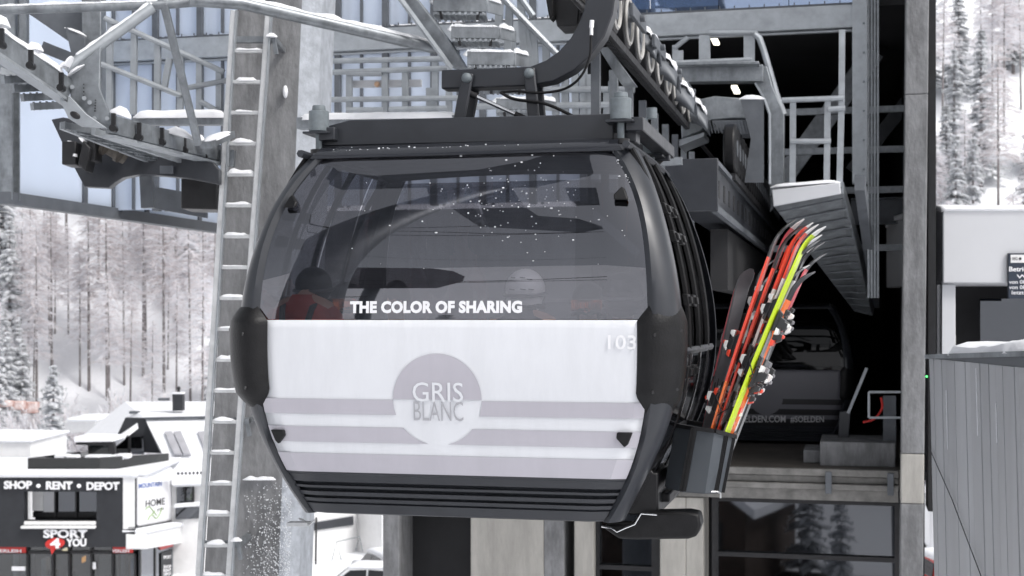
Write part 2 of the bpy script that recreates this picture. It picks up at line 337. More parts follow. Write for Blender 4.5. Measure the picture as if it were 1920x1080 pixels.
def build_cabin(root, glossmat, simple=False):
    P_ = lambda u, v, w: LF(u, v, w)
    front = lambda e: (lambda x, w: P_(x * inn(w), fr(w) + vround(x * inn(w), w) - e, w))
    xs = [-1 + i * 0.1 for i in range(21)]
    rng = lambda a, b, n: [a + (b - a) * i / n for i in range(n + 1)]
    pane = MB().grid(front(0.004), xs, rng(0.84, 0.004, 20), flip=True).build('front_window', M['tint'], root, solid=0.0)
    panel = MB().grid(front(0.012), xs, rng(0.0, -0.745, 18), flip=True).build('front_panel', M['white'], root, solid=0.02)
    rear = lambda x, w: P_(x * inn(w), CL - fr(w), w)
    MB().grid(rear, xs, rng(0.84, 0.0, 14)).build('rear_window', M['tint'], root)
    MB().grid(rear, xs, rng(0.0, -0.975, 14)).build('rear_panel', M['white'], root, solid=0.02)
    MB().grid(lambda x, w: P_(x * inn(w), CL - fr(w) - .04, w), xs, rng(-.005, -.975, 14)).build('rear_lining', M['dark'], root)
    # ribbed skirt under the panel
    m = MB(); prof = []
    zz = [(-.747, -.004), (-.752, .012), (-.772, .012), (-.778, .006), (-.815, .006), (-.822, -.018), (-.83, -.018), (-.834, .010), (-.846, .010), (-.85, -.022), (-.862, -.022), (-.866, .008), (-.886, .008), (-.89, -.016), (-.897, -.016), (-.901, .010), (-.918, .012), (-.924, .0), (-.929, .012), (-.975, .016), (-.982, .0)]
    m.grid(lambda x, k: P_(x * inn(zz[k][0]), fr(zz[k][0]) + vround(x * inn(zz[k][0]), zz[k][0]) - zz[k][1], zz[k][0]), xs, list(range(len(zz))), flip=True)
    m.build('ribbed_skirt', M['dark'], root, smooth=25)
    # corner pillars
    for q, nm in enumerate(('corner_pillar',) * 4):
        m = MB(); K = 10
        def pil(k, w, q=q):
            if k == 0 or k == K + 2:
                base = corner(w, q, 0 if k == 0 else K, 0.028, K)
                a, f, L, r = sect(w, 0.012)
                if k == 0: return P_((inn(w) - .004) * (1 if q in (0, 1) else -1), base[1] + (.03 if q in (0, 3) else -.03), w)
                return P_(base[0], base[1] + (0.012 if q in (0, 3) else -0.012), w)
            c = corner(w, q, k - 1, 0.028, K); return P_(c[0], c[1], w)
        m.grid(pil, list(range(K + 3)), [0.875] + WS + [-0.985], flip=(q in (0, 2)))
        m.build(nm, M['dark'], root, smooth=60)
    # top frame over the window: a glossy rounded lip
    m = MB()
    pr = [(.835, .004), (.838, .02), (.85, .026), (.875, .022), (.9, .0), (.915, -.05), (.92, -.12)]
    m.grid(lambda x, k: P_(x * (inn(min(pr[k][0], .88)) + .06), fr(min(pr[k][0], .9)) - pr[k][1], pr[k][0]), xs, list(range(len(pr))), flip=True)
    m.build('window_head_frame', M['darkg'], root, smooth=60)
    m = MB()
    m.grid(lambda x, y: P_(x * (hw(.88) - .02 * abs(y - .5)), .42 + (CL - .84) * y, .925 - .03 * x * x - 0.03 * (2 * y - 1) ** 2), xs, rng(0, 1, 8))
    for s in (-1, 1): m.tube([P_(s * (hw(.88) - .03), .5, .885), P_(s * (hw(.88) - .03), CL - .5, .885)], .02, 8)
    m.build('roof', M['dark'], root, solid=0.03)
    MB().grid(lambda x, y: P_(x * .8, .14 + (CL - .28) * y, -.955), xs, rng(0, 1, 4), flip=True).build('floor', M['black'], root, solid=0.03)
    # side walls with doors: window above, panel below, leaves divided by rubber seams
    for sg in (1, -1):
        side = lambda e: (lambda v, w: P_(sg * (hw(w) + e + 0.012 * math.sin(math.pi * min(1, max(0, (v - .2) / (CL - .4))))), v, w))
        v0, v1 = CR + .012, CL - CR - .012; vv = lambda a, b: rng(a, b, 8)
        leaves = [(v0, v0 + .39), (v0 + .41, v0 + .795), (v0 + .815, v1 - .36), (v1 - .34, v1)]
        for li, (a, b) in enumerate(leaves):
            nm = 'door_leaf' if li in (1, 2) else 'side_panel'
            low = MB().grid(lambda v, w: side(-.006)(v + fr(w) * (.9 if li == 0 else .3) * (1 if v < 1 else -1), w), vv(a, b), rng(-.16, -.95, 16), flip=(sg < 0)).build(nm, glossmat, root, solid=0.02)
            MB().grid(lambda v, w: side(-.010)(v + fr(w) * (.9 if li == 0 else .3) * (1 if v < 1 else -1), w), vv(a, b), rng(.845, -.155, 20), flip=(sg < 0)).build('side_window', M['tint'] if sg < 0 else M['sidegl'], root, solid=0.0)
        for vs_ in (v0 + .0, v0 + .35, v0 + .755, v1 - .35):
            m = MB(); m.tube([side(.004)(vs_ + fr(w) * .45, w) for w in rng(.86, -.95, 24)], .016, 6); m.build('door_seal', M['rubber'], root)
        for ww in (.86, -.155):
            m = MB(); m.tube([side(.004)(v, ww) for v in rng(v0 + .02, v1 - .02, 10)], .02, 6); m.build('side_rail', M['dark'], root)
        if not simple:
            for ww in (.56, .42, .1, -.26):
                for vs_ in (v0 + .27, v0 + .50):
                    c = side(.018)(vs_, ww); dn = (side(0)(vs_, ww - .05) - side(0)(vs_, ww + .05)).normalized()
                    m = MB(); m.obox(c, dn * .03, T * .055, RT * (sg * .014)); m.obox(c + RT * sg * .016, dn * .018, T * .035, RT * (sg * .012)); m.build('hinge_clamp', M['rubber'], root, bevel=.004)
    # interior
    for vb, nm in ((.30, 'bench'), (CL - .62, 'bench')):
        m = MB(); m.lbox(-.86, .86, vb, vb + .36, -.58, -.53); m.lbox(-.86, .86, vb + (.0 if vb < 1 else .32), vb + (.04 if vb < 1 else .36), -.53, -.16); m.build(nm, M['black'], root, bevel=.01)
    return pane, panel
M['sidegl'] = glass('dark_side_glass', (0.03, 0.03, 0.035), 0.10, 1.6, 0.02)
G = thing('gondola_cabin', 'large white and anthracite gondola cabin with striped round emblem, hanging before the station', 'gondola cabin', LF(0, CL / 2, -.99))
pane, panel = build_cabin(G, M['gloss'])
# stripes, emblem and lettering laid on the panel
def onp(u, w, e=0.0155): return LF(u, fr(w) + vround(u, w) - e, w)
def px2p(px, py):
    """panel coordinates (u, w) of a point of the front face"""
    u, w = UW(px, py, 0.0)
    for _ in range(6): u, w = UW(px, py, fr(w) + vround(u, w))
    return u, w
CU, CWc = px2p(821, 749); CRAD = 0.2255
rng = lambda a, b, n: [a + (b - a) * i / n for i in range(n + 1)]
def wrow(y): return px2p(821, y)[1]
def stripe(y0, y1, cut):
    w1, w0 = wrow(y0), wrow(y1); m = MB(); N = 8
    def edge(w, s):
        d = CRAD ** 2 - (w - CWc) ** 2
        return CU + s * (math.sqrt(d) if (cut and d > 0) else 0.0)
    if not cut: return m.grid(lambda x, w: onp(x * inn(w), w), [i / 12 - 1 for i in range(25)], rng(w1, w0, N), flip=True).build('grey_stripe', M['mauve'], G, smooth=0)
    for s in (-1, 1):
        MB().grid(lambda x, w: onp((1 - x) * edge(w, s) + x * s * inn(w), w), [i / 16 for i in range(17)], rng(w1, w0, N), flip=(s > 0)).build('grey_stripe', M['mauve'], G, smooth=0)
stripe(750.5, 779, True); stripe(803, 832.5, True); stripe(854, 889.5, False)
m = MB(); n = 48; ringp = []
for j in range(9):
    ringp.append([(CU + CRAD * j / 8 * math.cos(math.pi * i / n), CWc + CRAD * j / 8 * math.sin(math.pi * i / n)) for i in range(n + 1)])
for j in range(8):
    b = m.add([onp(*q) for q in ringp[j]]); c = m.add([onp(*q) for q in ringp[j + 1]])
    for i in range(n): m.face((b + i, c + i, c + i + 1, b + i + 1)[::-1] if False else (b + i, b + i + 1, c + i + 1, c + i)[::-1])
m.build('round_emblem', M['mauve'], G, smooth=0)
def panel_text(s, x0, y1, x1, y0, mt, nm, bold=0.0, e=0.019, space=1.0, host=None):
    u0, w0 = px2p(x0, y0); u1, w1 = px2p(x1, y1)
    return text_on(MB(), s, lambda a, b: onp(u0 + (u1 - u0) * a, w0 + (w1 - w0) * b, e), bold, space).build(nm, mt, G, smooth=0)
panel_text('GRIS', 776, 717, 870, 752.5, M['white'], 'emblem_lettering', 0.004)
panel_text('BLANC', 778, 753, 870, 788, M['lettg'], 'emblem_lettering', -0.004)
panel_text('103', 1141, 628, 1194, 655, M['lett'], 'number_lettering', 0.012)
panel_text('THE COLOR OF SHARING', 657, 563.5, 980, 587.5, M['lett'], 'slogan_lettering', 0.058, e=0.008, space=1.06)
# black clips at the corners of window and panel
for (x, y, s, up) in ((549, 378, 1, 1), (1168, 363, -1, 1), (525, 818, 1, -1), (1174, 824, -1, -1)):
    u, w = px2p(x, y); k = .034 if up > 0 else .036
    pts = [(-k, -up * k), (k * 1.05, -up * k), (k * 1.15, -up * k * .2), (k * .1, up * k), (-k * .35, up * k * .6)]
    MB().prism([onp(u + s * a, w + b, .012) for a, b in pts], -T * .03).build('glazing_clip', M['rubber'], G, bevel=.006)
# rubber bumpers on the front corners
def bumper(q):
    m = MB(); K = 16; W_ = rng(.085, -.46, 24)
    def pt(k, w):
        t = (w - W_[-1]) / (W_[0] - W_[-1]); e0 = min(t, 1 - t)
        sh = min(1.0, 5.0 * e0 + .2) if t > .5 else min(1.0, 4.0 * e0 + .25)
        s = k / K; edge = min(1.0, 6 * min(s, 1 - s)); e = .014 + (.034 if q == 0 else .075) * min(1, 6 * e0) ** .6 * edge ** .6
        u0 = inn(w) - .05 * sh + .03 * (1 - sh)
        if s <= .8:
            u = u0 + (hw(w) - u0) * math.sin(math.pi / 2 * s / .8); v = fr(w) + vround(u, w)
            nx = math.sin(math.pi / 2 * max(0, (u - hw(w) + CR) / CR)) if u > hw(w) - CR else 0
            u += e * nx; v -= e * math.sqrt(max(0, 1 - nx * nx))
        else: u = hw(w) + e; v = fr(w) + CR + .12 * sh * (s - .8) / .2
        return LF(u if q == 0 else -u, v, w)
    m.grid(pt, list(range(K + 1)), W_, flip=(q == 0))
    b = m.build('bumper_pad', M['rubber'], G, smooth=50)
    for (s, w) in ((3, -.07), (3, -.34), (9, -.05), (9, -.33)):
        p = pt(s, w); nrm = (p - LF(0, .9, w)).normalized(); MB().cyl(p - nrm * .004, p + nrm * .002, .009, 10).build('screw_hole', M['black'], b)
bumper(0); bumper(3)
# roof frame, buffers and suspension
m = MB()
m.prism([PV(655, 225, .45), PV(1150, 213, .45), PV(1150, 262, .45), PV(600, 274, .45), PV(600, 240, .45)], T * .05)
m.lbox(-.86, .86, .46, .60, .90, .955)
for s in (-.78, .86): m.bar(LF(s, .40, .985), LF(s, CL - .3, .985), .09, .07)
m.lbox(-.86, .90, CL - .5, CL - .44, .92, 1.02)
m.build('roof_carrier', M['dark'], G, bevel=.006)
for (x, y, v, k) in ((598, 228, .42, 1), (1164, 205, .40, 1), (1222, 272, 1.42, .95)):
    c = PV(x, y, v); m = MB()
    m.cyl(c - Z * .055, c + Z * .055, .054 * k, 24); m.cyl(c + Z * .055, c + Z * .085, .038 * k, 24, .034 * k)
    m.cyl(c - Z * .17, c - Z * .055, .018 * k, 12)
    b = m.build('roof_buffer', M['bolt'], G, bevel=.004)
    m = MB(); d = RT * (-1 if x < 900 else 1)
    m.prism([c + Z * -.058 + d * .07 - T * .06, c + Z * -.058 - d * .07 - T * .06, c + Z * -.058 - d * .07 + T * .09, c + Z * -.10 - d * .16 + T * .40, c + Z * -.10 - d * .05 + T * .40, c + Z * -.058 + d * .07 + T * .09], Z * -.012)
    m.build('buffer_bracket', M['dark'], b, bevel=.003)
    MB().cyl(c - Z * .175, c - Z * .15, .045, 16).build('buffer_foot', M['black'], b)
VA = .86
arm = [PV(833, 152, VA), PV(900, 150, VA), PV(1000, 146, VA), PV(1035, 136, VA), PV(1065, 118, VA), PV(1092, 92, VA), PV(1113, 60, VA), PV(1126, 25, VA), PV(1131, -12, VA), PV(1131, -60, VA), PV(1120, -150, VA)]
m = MB()
for i in range(len(arm)):
    pass
sec = []
for i, p in enumerate(arm):
    d = (arm[min(i + 1, len(arm) - 1)] - arm[max(i - 1, 0)]).normalized(); nn = T.cross(d).normalized(); hh = .052 if i < 3 else (.055 + .006 * min(i - 2, 4))
    sec.append(m.add([p + nn * hh - T * .06, p + nn * hh + T * .06, p - nn * hh + T * .06, p - nn * hh - T * .06]))
for i in range(len(sec) - 1):
    for k in range(4): m.face((sec[i] + k, sec[i] + (k + 1) % 4, sec[i + 1] + (k + 1) % 4, sec[i + 1] + k)[::-1])
m.face([sec[0] + k for k in range(4)]); m.face([sec[-1] + k for k in range(4)][::-1])
A_ = m.build('hanger_arm', M['dark'], G, smooth=30, bevel=.008)
MB().cyl(PV(1120, -150, VA) - T * .12, PV(1120, -150, VA) + T * .2, .07, 16).build('rope_grip', M['black'], G)
for (x0, y0, x1, y1, hh) in ((876, 147, 857, 246, .033), (993, 138, 1003, 243, .033)):
    for vo in (VA - .085, VA + .085):
        a, b = PV(x0, y0, VA - .085), PV(x1, y1, VA - .085); sh = T * (vo - VA + .085)
        d = (b - a).normalized()
        m = MB(); m.bar(a + sh - d * .03, b + sh + d * .03, hh * 2, .022, up=T)
        lk = m.build('suspension_link', M['dark'], G, bevel=.01)
        if vo < VA:
            for c in (a, b):
                m = MB(); m.ell(c - T * .012, RT * .029, Z * .029, T * .025, 16, 8); m.build('bolt_cap', M['bolt'], lk)
m = MB()
a, b = PV(884, 177, .8), PV(975, 218, .8); d = b - a
m.cyl(a, a + d * .96, .012, 14); m.build('damper_rod', M['chrome'], G)
MB().cyl(a - d * .1, a + d * .12, .018, 12).build('damper_sleeve', M['black'], G); MB().cyl(a + d * .9, b + d * .1, .016, 12).build('damper_sleeve', M['black'], G)
c3 = lambda pts, v: [PV(x, y, v) for x, y in pts]
def smoothpath(pts, n=6):
    out = []
    for i in range(len(pts) - 1):
        p0 = pts[max(0, i - 1)]; p1 = pts[i]; p2 = pts[i + 1]; p3 = pts[min(len(pts) - 1, i + 2)]
        for k in range(n):
            t = k / n; out.append(.5 * ((2 * p1) + (p2 - p0) * t + (2 * p0 - 5 * p1 + 4 * p2 - p3) * t * t + (3 * p1 - p0 - 3 * p2 + p3) * t ** 3))
    return out + [pts[-1]]
cb = MB().tube(smoothpath(c3([(938, 173), (965, 186), (1020, 194), (1065, 213), (1095, 230), (1118, 249)], .74)), .0085, 8).build('control_cable', M['rubber'], G)
cb2 = MB().tube(smoothpath(c3([(1110, 40), (1108, 70), (1106, 105), (1090, 142), (1060, 166), (1015, 174), (970, 171), (938, 173)], .74)), .007, 8).build('control_cable', M['rubber'], G)
m = MB(); m.cyl(PV(1110, 38, .74), PV(1109, 52, .74), .012, 10); m.cyl(PV(1109, 52, .74), PV(1109, 66, .74), .009, 10); m.build('cable_gland', M['lett'], cb2)
# step and skid under the floor
m = MB()
pts = [(1128, 988), (1150, 984), (1183, 984), (1200, 962), (1290, 960), (1310, 964), (1314, 985), (1306, 1006), (1290, 1011), (1190, 1012), (1160, 1010)]
m.prism(c3(pts, .50), T * .16); m.build('guide_skid', M['rubber'], G, bevel=.014)
m = MB(); m.tube(c3([(1128, 987), (1147, 990), (1157, 997), (1172, 990), (1190, 983), (1202, 963), (1232, 965)], .49), .006, 8); m.build('skid_bracket', M['chrome'], G)
m = MB(); m.lbox(.80, .96, .55, 1.5, -1.0, -.78); m.lbox(.86, 1.0, .7, 1.4, -.95, -.90); m.build('step_support', M['black'], G, bevel=.01)
m = MB(); m.bar(PV(541, 982, .3), PV(580, 982, .3), .06, .022); m.tube(c3([(560, 972), (568, 975), (580, 985), (590, 975)], .3), .006, 6); m.build('skid_bracket', M['alu'], G, bevel=.004)
# ski box hanging on the door side
bt = [(1254, 794, .62), (1290, 799, .56), (1302, 802, .56), (1376, 820, .62), (1384, 810, .98), (1300, 790, 1.02)]
box = []
mk = lambda px, py, v: PV(px, py, v)
m = MB()
tp = [mk(1266, 797, .62), mk(1300, 803, .50), mk(1340, 808, .48), mk(1378, 819, .62), mk(1379, 806, 1.02), mk(1286, 790, 1.04)]
bo = [mk(1246, 912, .62), mk(1278, 920, .50), mk(1322, 924, .48), mk(1357, 923, .62), mk(1356, 905, 1.02), mk(1262, 895, 1.04)]
b0 = m.add(tp); b1 = m.add(bo)
for i in range(6):
    j = (i + 1) % 6; m.face((b0 + i, b0 + j, b1 + j, b1 + i)[::-1])
m.face([b1 + i for i in range(6)])
SB = m.build('ski_box', M['skibox'] if 'skibox' in M else M['dark'], G, smooth=0, solid=.012)
m = MB()
for i in range(6): m.bar(tp[i], tp[(i + 1) % 6], .02, .02)
m.build('box_rim', M['black'], SB)
for (t0, t1, k) in ((0, 1, .97), (1, 2, .12), (2, 3, .55), (2, 3, .62), (2, 3, .97)):
    a = tp[t0].lerp(tp[t1], k); b = bo[t0].lerp(bo[t1], k)
    MB().bar(a - T * .006, b - T * .006, .016, .016, up=T).build('box_seam', M['rubber'], SB)
MB().tube([PV(1318, 922, .5), PV(1345, 922, .55), PV(1351, 925, .6), PV(1351, 934, .6)], .005, 6).build('box_hook', M['alu'], SB)
# wet snow sticking to the window and frame
m = MB(); rs = random.Random(5)
for i in range(130):
    if rs.random() < .75: x, y = rs.gauss(955, 60), rs.gauss(375, 42)
    else: x, y = rs.uniform(620, 1190), rs.uniform(285, 520)
    if not (560 < x < 1200 and 282 < y < 590): continue
    u, w = px2p(x, y)
    if abs(u) > inn(w) - .01: continue
    r_ = rs.choice((.0012, .0016, .002, .002, .0026, .0038)); m.ell(onp(u, w, .006), RT * r_ * rs.uniform(.8, 2.2), T * r_ * .5, Z * r_, 6, 4)
for i in range(90):
    x = rs.uniform(600, 1155); u, w = px2p(x, 283 - (x - 600) * .02 + rs.gauss(0, 2.5)); r_ = rs.uniform(.002, .0045); m.ell(onp(u, w, .012), RT * r_ * 1.6, T * r_ * .6, Z * r_, 6, 4)
for (x0, y0, x1, y1) in ((598, 285, 545, 345), (1150, 272, 1185, 345)):
    for i in range(45):
        t = rs.random() ** 1.5; u, w = px2p(x0 + (x1 - x0) * t + rs.gauss(0, 3), y0 + (y1 - y0) * t + rs.gauss(0, 2)); r_ = rs.uniform(.002, .006) * (1 - .5 * t); m.ell(onp(u, w, .012), RT * r_ * 1.4, T * r_ * .6, Z * r_, 6, 4)
m.build('snow_flecks', M['rime'], G)['kind'] = 'stuff'

# ------------------------------------------------------------------ skis standing in the box
SKI = {}
def skimat(n, c, r=.3):
    if n not in SKI: SKI[n] = mat('ski_' + n, c, r, coat=.3)
    return SKI[n]
skimat('red', (.88, .085, .045)); skimat('orange', (.95, .2, .04)); skimat('lime', (.62, .80, .03)); skimat('white', (.86, .86, .84)); skimat('black', (.02, .02, .022)); skimat('grey', (.22, .22, .235)); skimat('pink', (.7, .12, .14))
def ski(parent, base, tip, wd, bend, cols, width=.075, thick=.011, curl=.07, curl0=.87):
    base = Vector(base); tip = Vector(tip); d = (tip - base); L = d.length; d = d / L
    wd = Vector(wd); wd = (wd - d * wd.dot(d)).normalized(); nn = d.cross(wd).normalized()
    if nn.dot(Vector(bend)) < 0: nn = -nn
    m = MB(); N = 40; rings = []
    for i in range(N + 1):
        s = i / N; k = max(0, (s - curl0) / (1 - curl0))
        c = base + d * (L * s * (1 - .0 * k)) + nn * (curl * k ** 2.0 - .012 * math.sin(math.pi * min(1, s / .9)))
        wdt = width * .5 * (.78 + .16 * abs(2 * s - 1) ** 1.5 + .1 * max(0, s - .5))
        if s > .93: wdt *= math.sqrt(max(0.02, 1 - ((s - .93) / .072) ** 2))
        th = thick * (.5 + .6 * math.sin(math.pi * min(1, max(0, s)))) * (1 - .5 * k)
        rings.append(m.add([c + wd * wdt + nn * 0, c + wd * wdt * .86 + nn * th, c - wd * wdt * .86 + nn * th, c - wd * wdt]))
    for i in range(N):
        s = (i + .5) / N; top = len(cols) - 1
        for j, (lim, mi) in enumerate(cols):
            if s <= lim: m.mi = j; break
        for k in range(4): m.face((rings[i] + k, rings[i] + (k + 1) % 4, rings[i + 1] + (k + 1) % 4, rings[i + 1] + k))
    m.mi = len(cols) - 1
    m.face([rings[0] + k for k in range(4)][::-1]); m.face([rings[-1] + k for k in range(4)])
    o = m.build('ski', [skimat(c, (0, 0, 0)) for _, c in cols], parent, smooth=35)
    return o, base, d, L, wd, nn
def binding(so, at, ca, cb, side=-1):
    o, base, d, L, wd, nn = so; nn = nn * side
    def blk(m, c, l, w, h, tap=.7):
        c = Vector(c); b = m.add([c - d * l - wd * w, c + d * l - wd * w, c + d * l + wd * w, c - d * l + wd * w, c - d * l * tap - wd * w * .8 + nn * h, c + d * l * .75 - wd * w * .8 + nn * h, c + d * l * .75 + wd * w * .8 + nn * h, c - d * l * tap + wd * w * .8 + nn * h])
        for q in ((0, 3, 2, 1), (4, 5, 6, 7), (0, 1, 5, 4), (1, 2, 6, 5), (2, 3, 7, 6), (3, 0, 4, 7)): m.face([b + i for i in q])
    off = nn * .012
    for sg, l in ((1, 'toe_piece'), (-1, 'heel_piece')):
        c = base + d * (L * at + sg * .155) + off; m = MB(); m.mi = 0
        blk(m, c, .058, .03, .022); blk(m, c + nn * .02 + d * sg * -.01, .036, .031, .03, .4)
        m.mi = 1; blk(m, c + nn * .045 + d * sg * -.018, .028, .026, .022, .3); blk(m, c + nn * .03 + d * sg * .05, .02, .02, .024, .2)
        m.mi = 2; blk(m, c + nn * .02 + d * sg * -.052, .02, .033, .018, .6); blk(m, c + nn * .064 + d * sg * -.005, .012, .017, .012, .5)
        if sg < 0:
            b = c + d * .085; m.mi = 0
            blk(m, b, .03, .036, .012)
            for s2 in (-1, 1): m.tube([b + wd * s2 * .038, b + wd * s2 * .044 - d * .06 + nn * .01, b + wd * s2 * .046 - d * .12 - nn * .035], .0035, 6)
        m.build(l, [skimat('black', 0), skimat(ca, 0), skimat(cb, 0)], o, smooth=30, bevel=.003)
    m = MB(); blk(m, base + d * (L * at) + off * .8, .1, .026, .009); m.build('boot_plate', skimat('grey', 0), o, smooth=0)
sk = [ # label, depth, two skis each ((x0, y0, x1, y1), angle of the blade, colours, width), binding position and colours
 ('short grey black skis with a red edge, apart from the bunch beside the cabin', .86,
   [((1322, 838, 1400, 503), .45, [(1.0, 'grey')], .085), ((1317, 838, 1392, 507), 1.1, [(1.0, 'pink')], .085)], .46, ('white', 'red')),
 ('thin black and white skis with a short upright tip, behind the red edged black pair', .96,
   [((1338, 840, 1430, 480), 1.5, [(.86, 'black'), (1.0, 'black')], .07), ((1344, 840, 1436, 500), 1.45, [(.9, 'white'), (1.0, 'black')], .07)], .5, ('black', 'pink')),
 ('orange red skis with plain black tips reaching highest in the box', .64,
   [((1322, 848, 1467, 404), 1.42, [(.3, 'orange'), (.82, 'red'), (1.0, 'black')], .075), ((1333, 850, 1480, 416), 1.45, [(.3, 'red'), (.8, 'red'), (.9, 'black'), (1.0, 'black')], .075)], .33, ('white', 'red')),
 ('black skis with pink and red tips, between the orange red and white edged pairs', .80,
   [((1340, 850, 1484, 404), 1.3, [(.78, 'black'), (.96, 'pink'), (1.0, 'white')], .07), ((1343, 850, 1494, 418), 1.35, [(.8, 'black'), (.9, 'red'), (1.0, 'black')], .07)], .52, ('white', 'black')),
 ('white edged skis with red shovels, next to the lime yellow pair', .72,
   [((1346, 850, 1500, 410), 1.38, [(.7, 'white'), (.965, 'red'), (1.0, 'white')], .07), ((1353, 850, 1510, 413), 1.4, [(.76, 'white'), (.96, 'red'), (1.0, 'white')], .07)], .42, ('white', 'red')),
 ('lime yellow skis with white tips in the middle of the bunch', .58,
   [((1347, 852, 1524, 416), 1.32, [(.95, 'lime'), (1.0, 'white')], .075), ((1352, 846, 1514, 440), 1.42, [(.78, 'lime'), (.9, 'white'), (1.0, 'black')], .07)], .5, ('white', 'black')),
 ('white skis with black upturned tips, leaning right behind the lime yellow pair', .76,
   [((1356, 850, 1517, 432), 1.4, [(.82, 'white'), (.9, 'black'), (1.0, 'white')], .07), ((1360, 850, 1522, 445), 1.42, [(.8, 'white'), (1.0, 'black')], .07)], .5, ('grey', 'white')),
 ('black skis with pink and black curved tips, at the far side of the bunch', .90,
   [((1370, 846, 1526, 466), 1.4, [(.7, 'black'), (.9, 'pink'), (1.0, 'black')], .07), ((1368, 846, 1512, 452), 1.4, [(.96, 'black'), (1.0, 'white')], .07)], .53, ('grey', 'black')),
 ('bright orange skis with dark tips at the outer edge of the bunch', .70,
   [((1352, 856, 1505, 500), 1.28, [(.82, 'orange'), (.93, 'black'), (1.0, 'black')], .08), ((1348, 856, 1494, 488), 1.4, [(.8, 'black'), (.97, 'black'), (1.0, 'white')], .07)], .52, ('red', 'black')),
]
for lab, v, two, at, cc in sk:
    r0 = thing('ski_pair', lab, 'skis', PV(two[0][0][0], two[0][0][1], v), 'skis standing in the ski box')
    for i, (seg, ang, cols, wdt) in enumerate(two):
        vv = v + .03 * i
        a, b = PV(seg[0], seg[1], vv), PV(seg[2], seg[3], vv + .03)
        wd = RT * math.cos(ang) + T * math.sin(ang)
        so = ski(r0, a, b, wd, RT * .8 - T * .3, cols, wdt)
        if i == 0: binding(so, at, cc[0], cc[1], -1)
        else: binding(so, at - .02, cc[1], cc[0], 1)
# ------------------------------------------------------------------ ground and hillside
def hillz(x, y):
    n = noise.noise(Vector((x * .012, y * .012, 3.1))) * 5 + noise.noise(Vector((x * .05, y * .05, 1.7))) * 1.2
    if y > 113:
        k = y - 113; z = .66 * k * min(1, k / 25) + n * min(1, k / 30)
        return min(z, 150 + n)
    if y < -60:
        k = -60 - y; return (.5 * k * min(1, k / 40)) + n * min(1, k / 30)
    return -.02
m = MB()
xs = [-1500, -900, -500, -300] + [-200 + i * 8 for i in range(51)] + [300, 500, 900, 1500]
ys = [-900, -500, -300] + [-200 + i * 20 for i in range(15)] + [95 + i * 4 for i in range(48)] + [320, 420, 600, 900, 1500]
m.grid(lambda x, y: (x, y, hillz(x, y)), xs, ys)
struct(m.build('snowy_ground', M['snow'], None, smooth=180))

# ------------------------------------------------------------------ station hall
ST = thing('lift_station', 'big dark lift station hall with grey steel frame, blue glass band and concrete columns', 'lift station', LF(1.3, 10, -12))
def bm(name, fn, mt, parent=ST, **k):
    m = MB(); fn(m); return m.build(name, mt, parent, **k)
# front fascia beam, gutter line with clamps
a, b = LF(-7.5, 10, 3.42), LF(2.02, 10, 3.42)
bm('fascia_beam', lambda m: (m.bar(a + Z * .03, b + Z * .03, .22, .26), m.bar(a + Z * -.12 - T * .02, b + Z * -.12 - T * .02, .06, .03)), M['galv_l'], bevel=.01)
bm('glazing_rail', lambda m: (m.bar(a + Z * .17, b + Z * .17, .1, .05), [m.bar(LF(-7.4 + .17 * i, 9.93, 3.53), LF(-7.4 + .17 * i, 9.93, 3.64), .012, .012, up=T) for i in range(56)]), M['galv_d'])
bm('blue_glass_band', lambda m: [m.lbox(-1.2 + .803 * i, -1.2 + .803 * i + .795, 10.0, 10.02, 3.62, 6.5) for i in range(4)], M['bluep'])
# glazed bay: posts and panes
posts = [-7.4 + .62 * i for i in range(11)]
for i, u in enumerate(posts):
    bm('glazing_post', lambda m: (m.bar(LF(u, 10.03, 3.6), LF(u, 10.03, 7), .075, .12, up=T), m.bar(LF(u + .1, 10.1, 3.6), LF(u + .1, 10.1, 7), .03, .05, up=T)), M['galv_d'])
    bm('glazing_post', lambda m: (m.bar(LF(u, 10.03, 1.4), LF(u, 10.03, 3.3), .075, .12, up=T), m.bar(LF(u + .1, 10.1, 1.4), LF(u + .1, 10.1, 3.3), .03, .05, up=T)), M['galv_d'])
for i in range(10):
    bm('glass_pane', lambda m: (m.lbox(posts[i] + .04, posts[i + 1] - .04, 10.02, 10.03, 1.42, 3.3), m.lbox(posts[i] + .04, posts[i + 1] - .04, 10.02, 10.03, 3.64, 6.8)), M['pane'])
bm('cross_rail', lambda m: (m.bar(LF(-7.4, 10.0, 5.0), LF(-1.2, 10.0, 5.0), .06, .07), m.bar(LF(-4.2, 10.2, 5.9), LF(-2.6, 10.2, 3.6), .1, .1), m.bar(LF(-3.4, 10.4, 3.3), LF(-.6, 10.4, .8), .09, .1)), M['galv_d'])
# left side wall of the glazed bay
bm('corner_column', lambda m: m.ibeam(LF(-7.4, 7.7, 1.36), LF(-7.4, 7.7, 6.5), .17, .17, .02, up=T), M['galv'])
bm('base_beam', lambda m: (m.bar(LF(-7.4, 7.6, 1.38), LF(-7.4, 16, 1.38), .16, .14), m.bar(LF(-7.5, 7.6, 1.47), LF(-7.5, 16, 1.47), .05, .05)), M['galv_d'], bevel=.005)
for v in (9.3, 10.9, 12.5, 14.1):
    bm('side_post', lambda m: m.bar(LF(-7.4, v, 1.4), LF(-7.4, v, 6), .07, .1, up=T), M['galv_d'])
for v0, v1 in ((7.8, 9.25), (9.35, 10.85), (10.95, 12.45), (12.55, 14.05)):
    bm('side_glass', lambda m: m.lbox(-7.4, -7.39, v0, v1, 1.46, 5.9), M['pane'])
bm('top_beam', lambda m: m.bar(LF(-7.4, 7.6, 4.6), LF(-7.4, 16, 4.6), .14, .2), M['galv'])
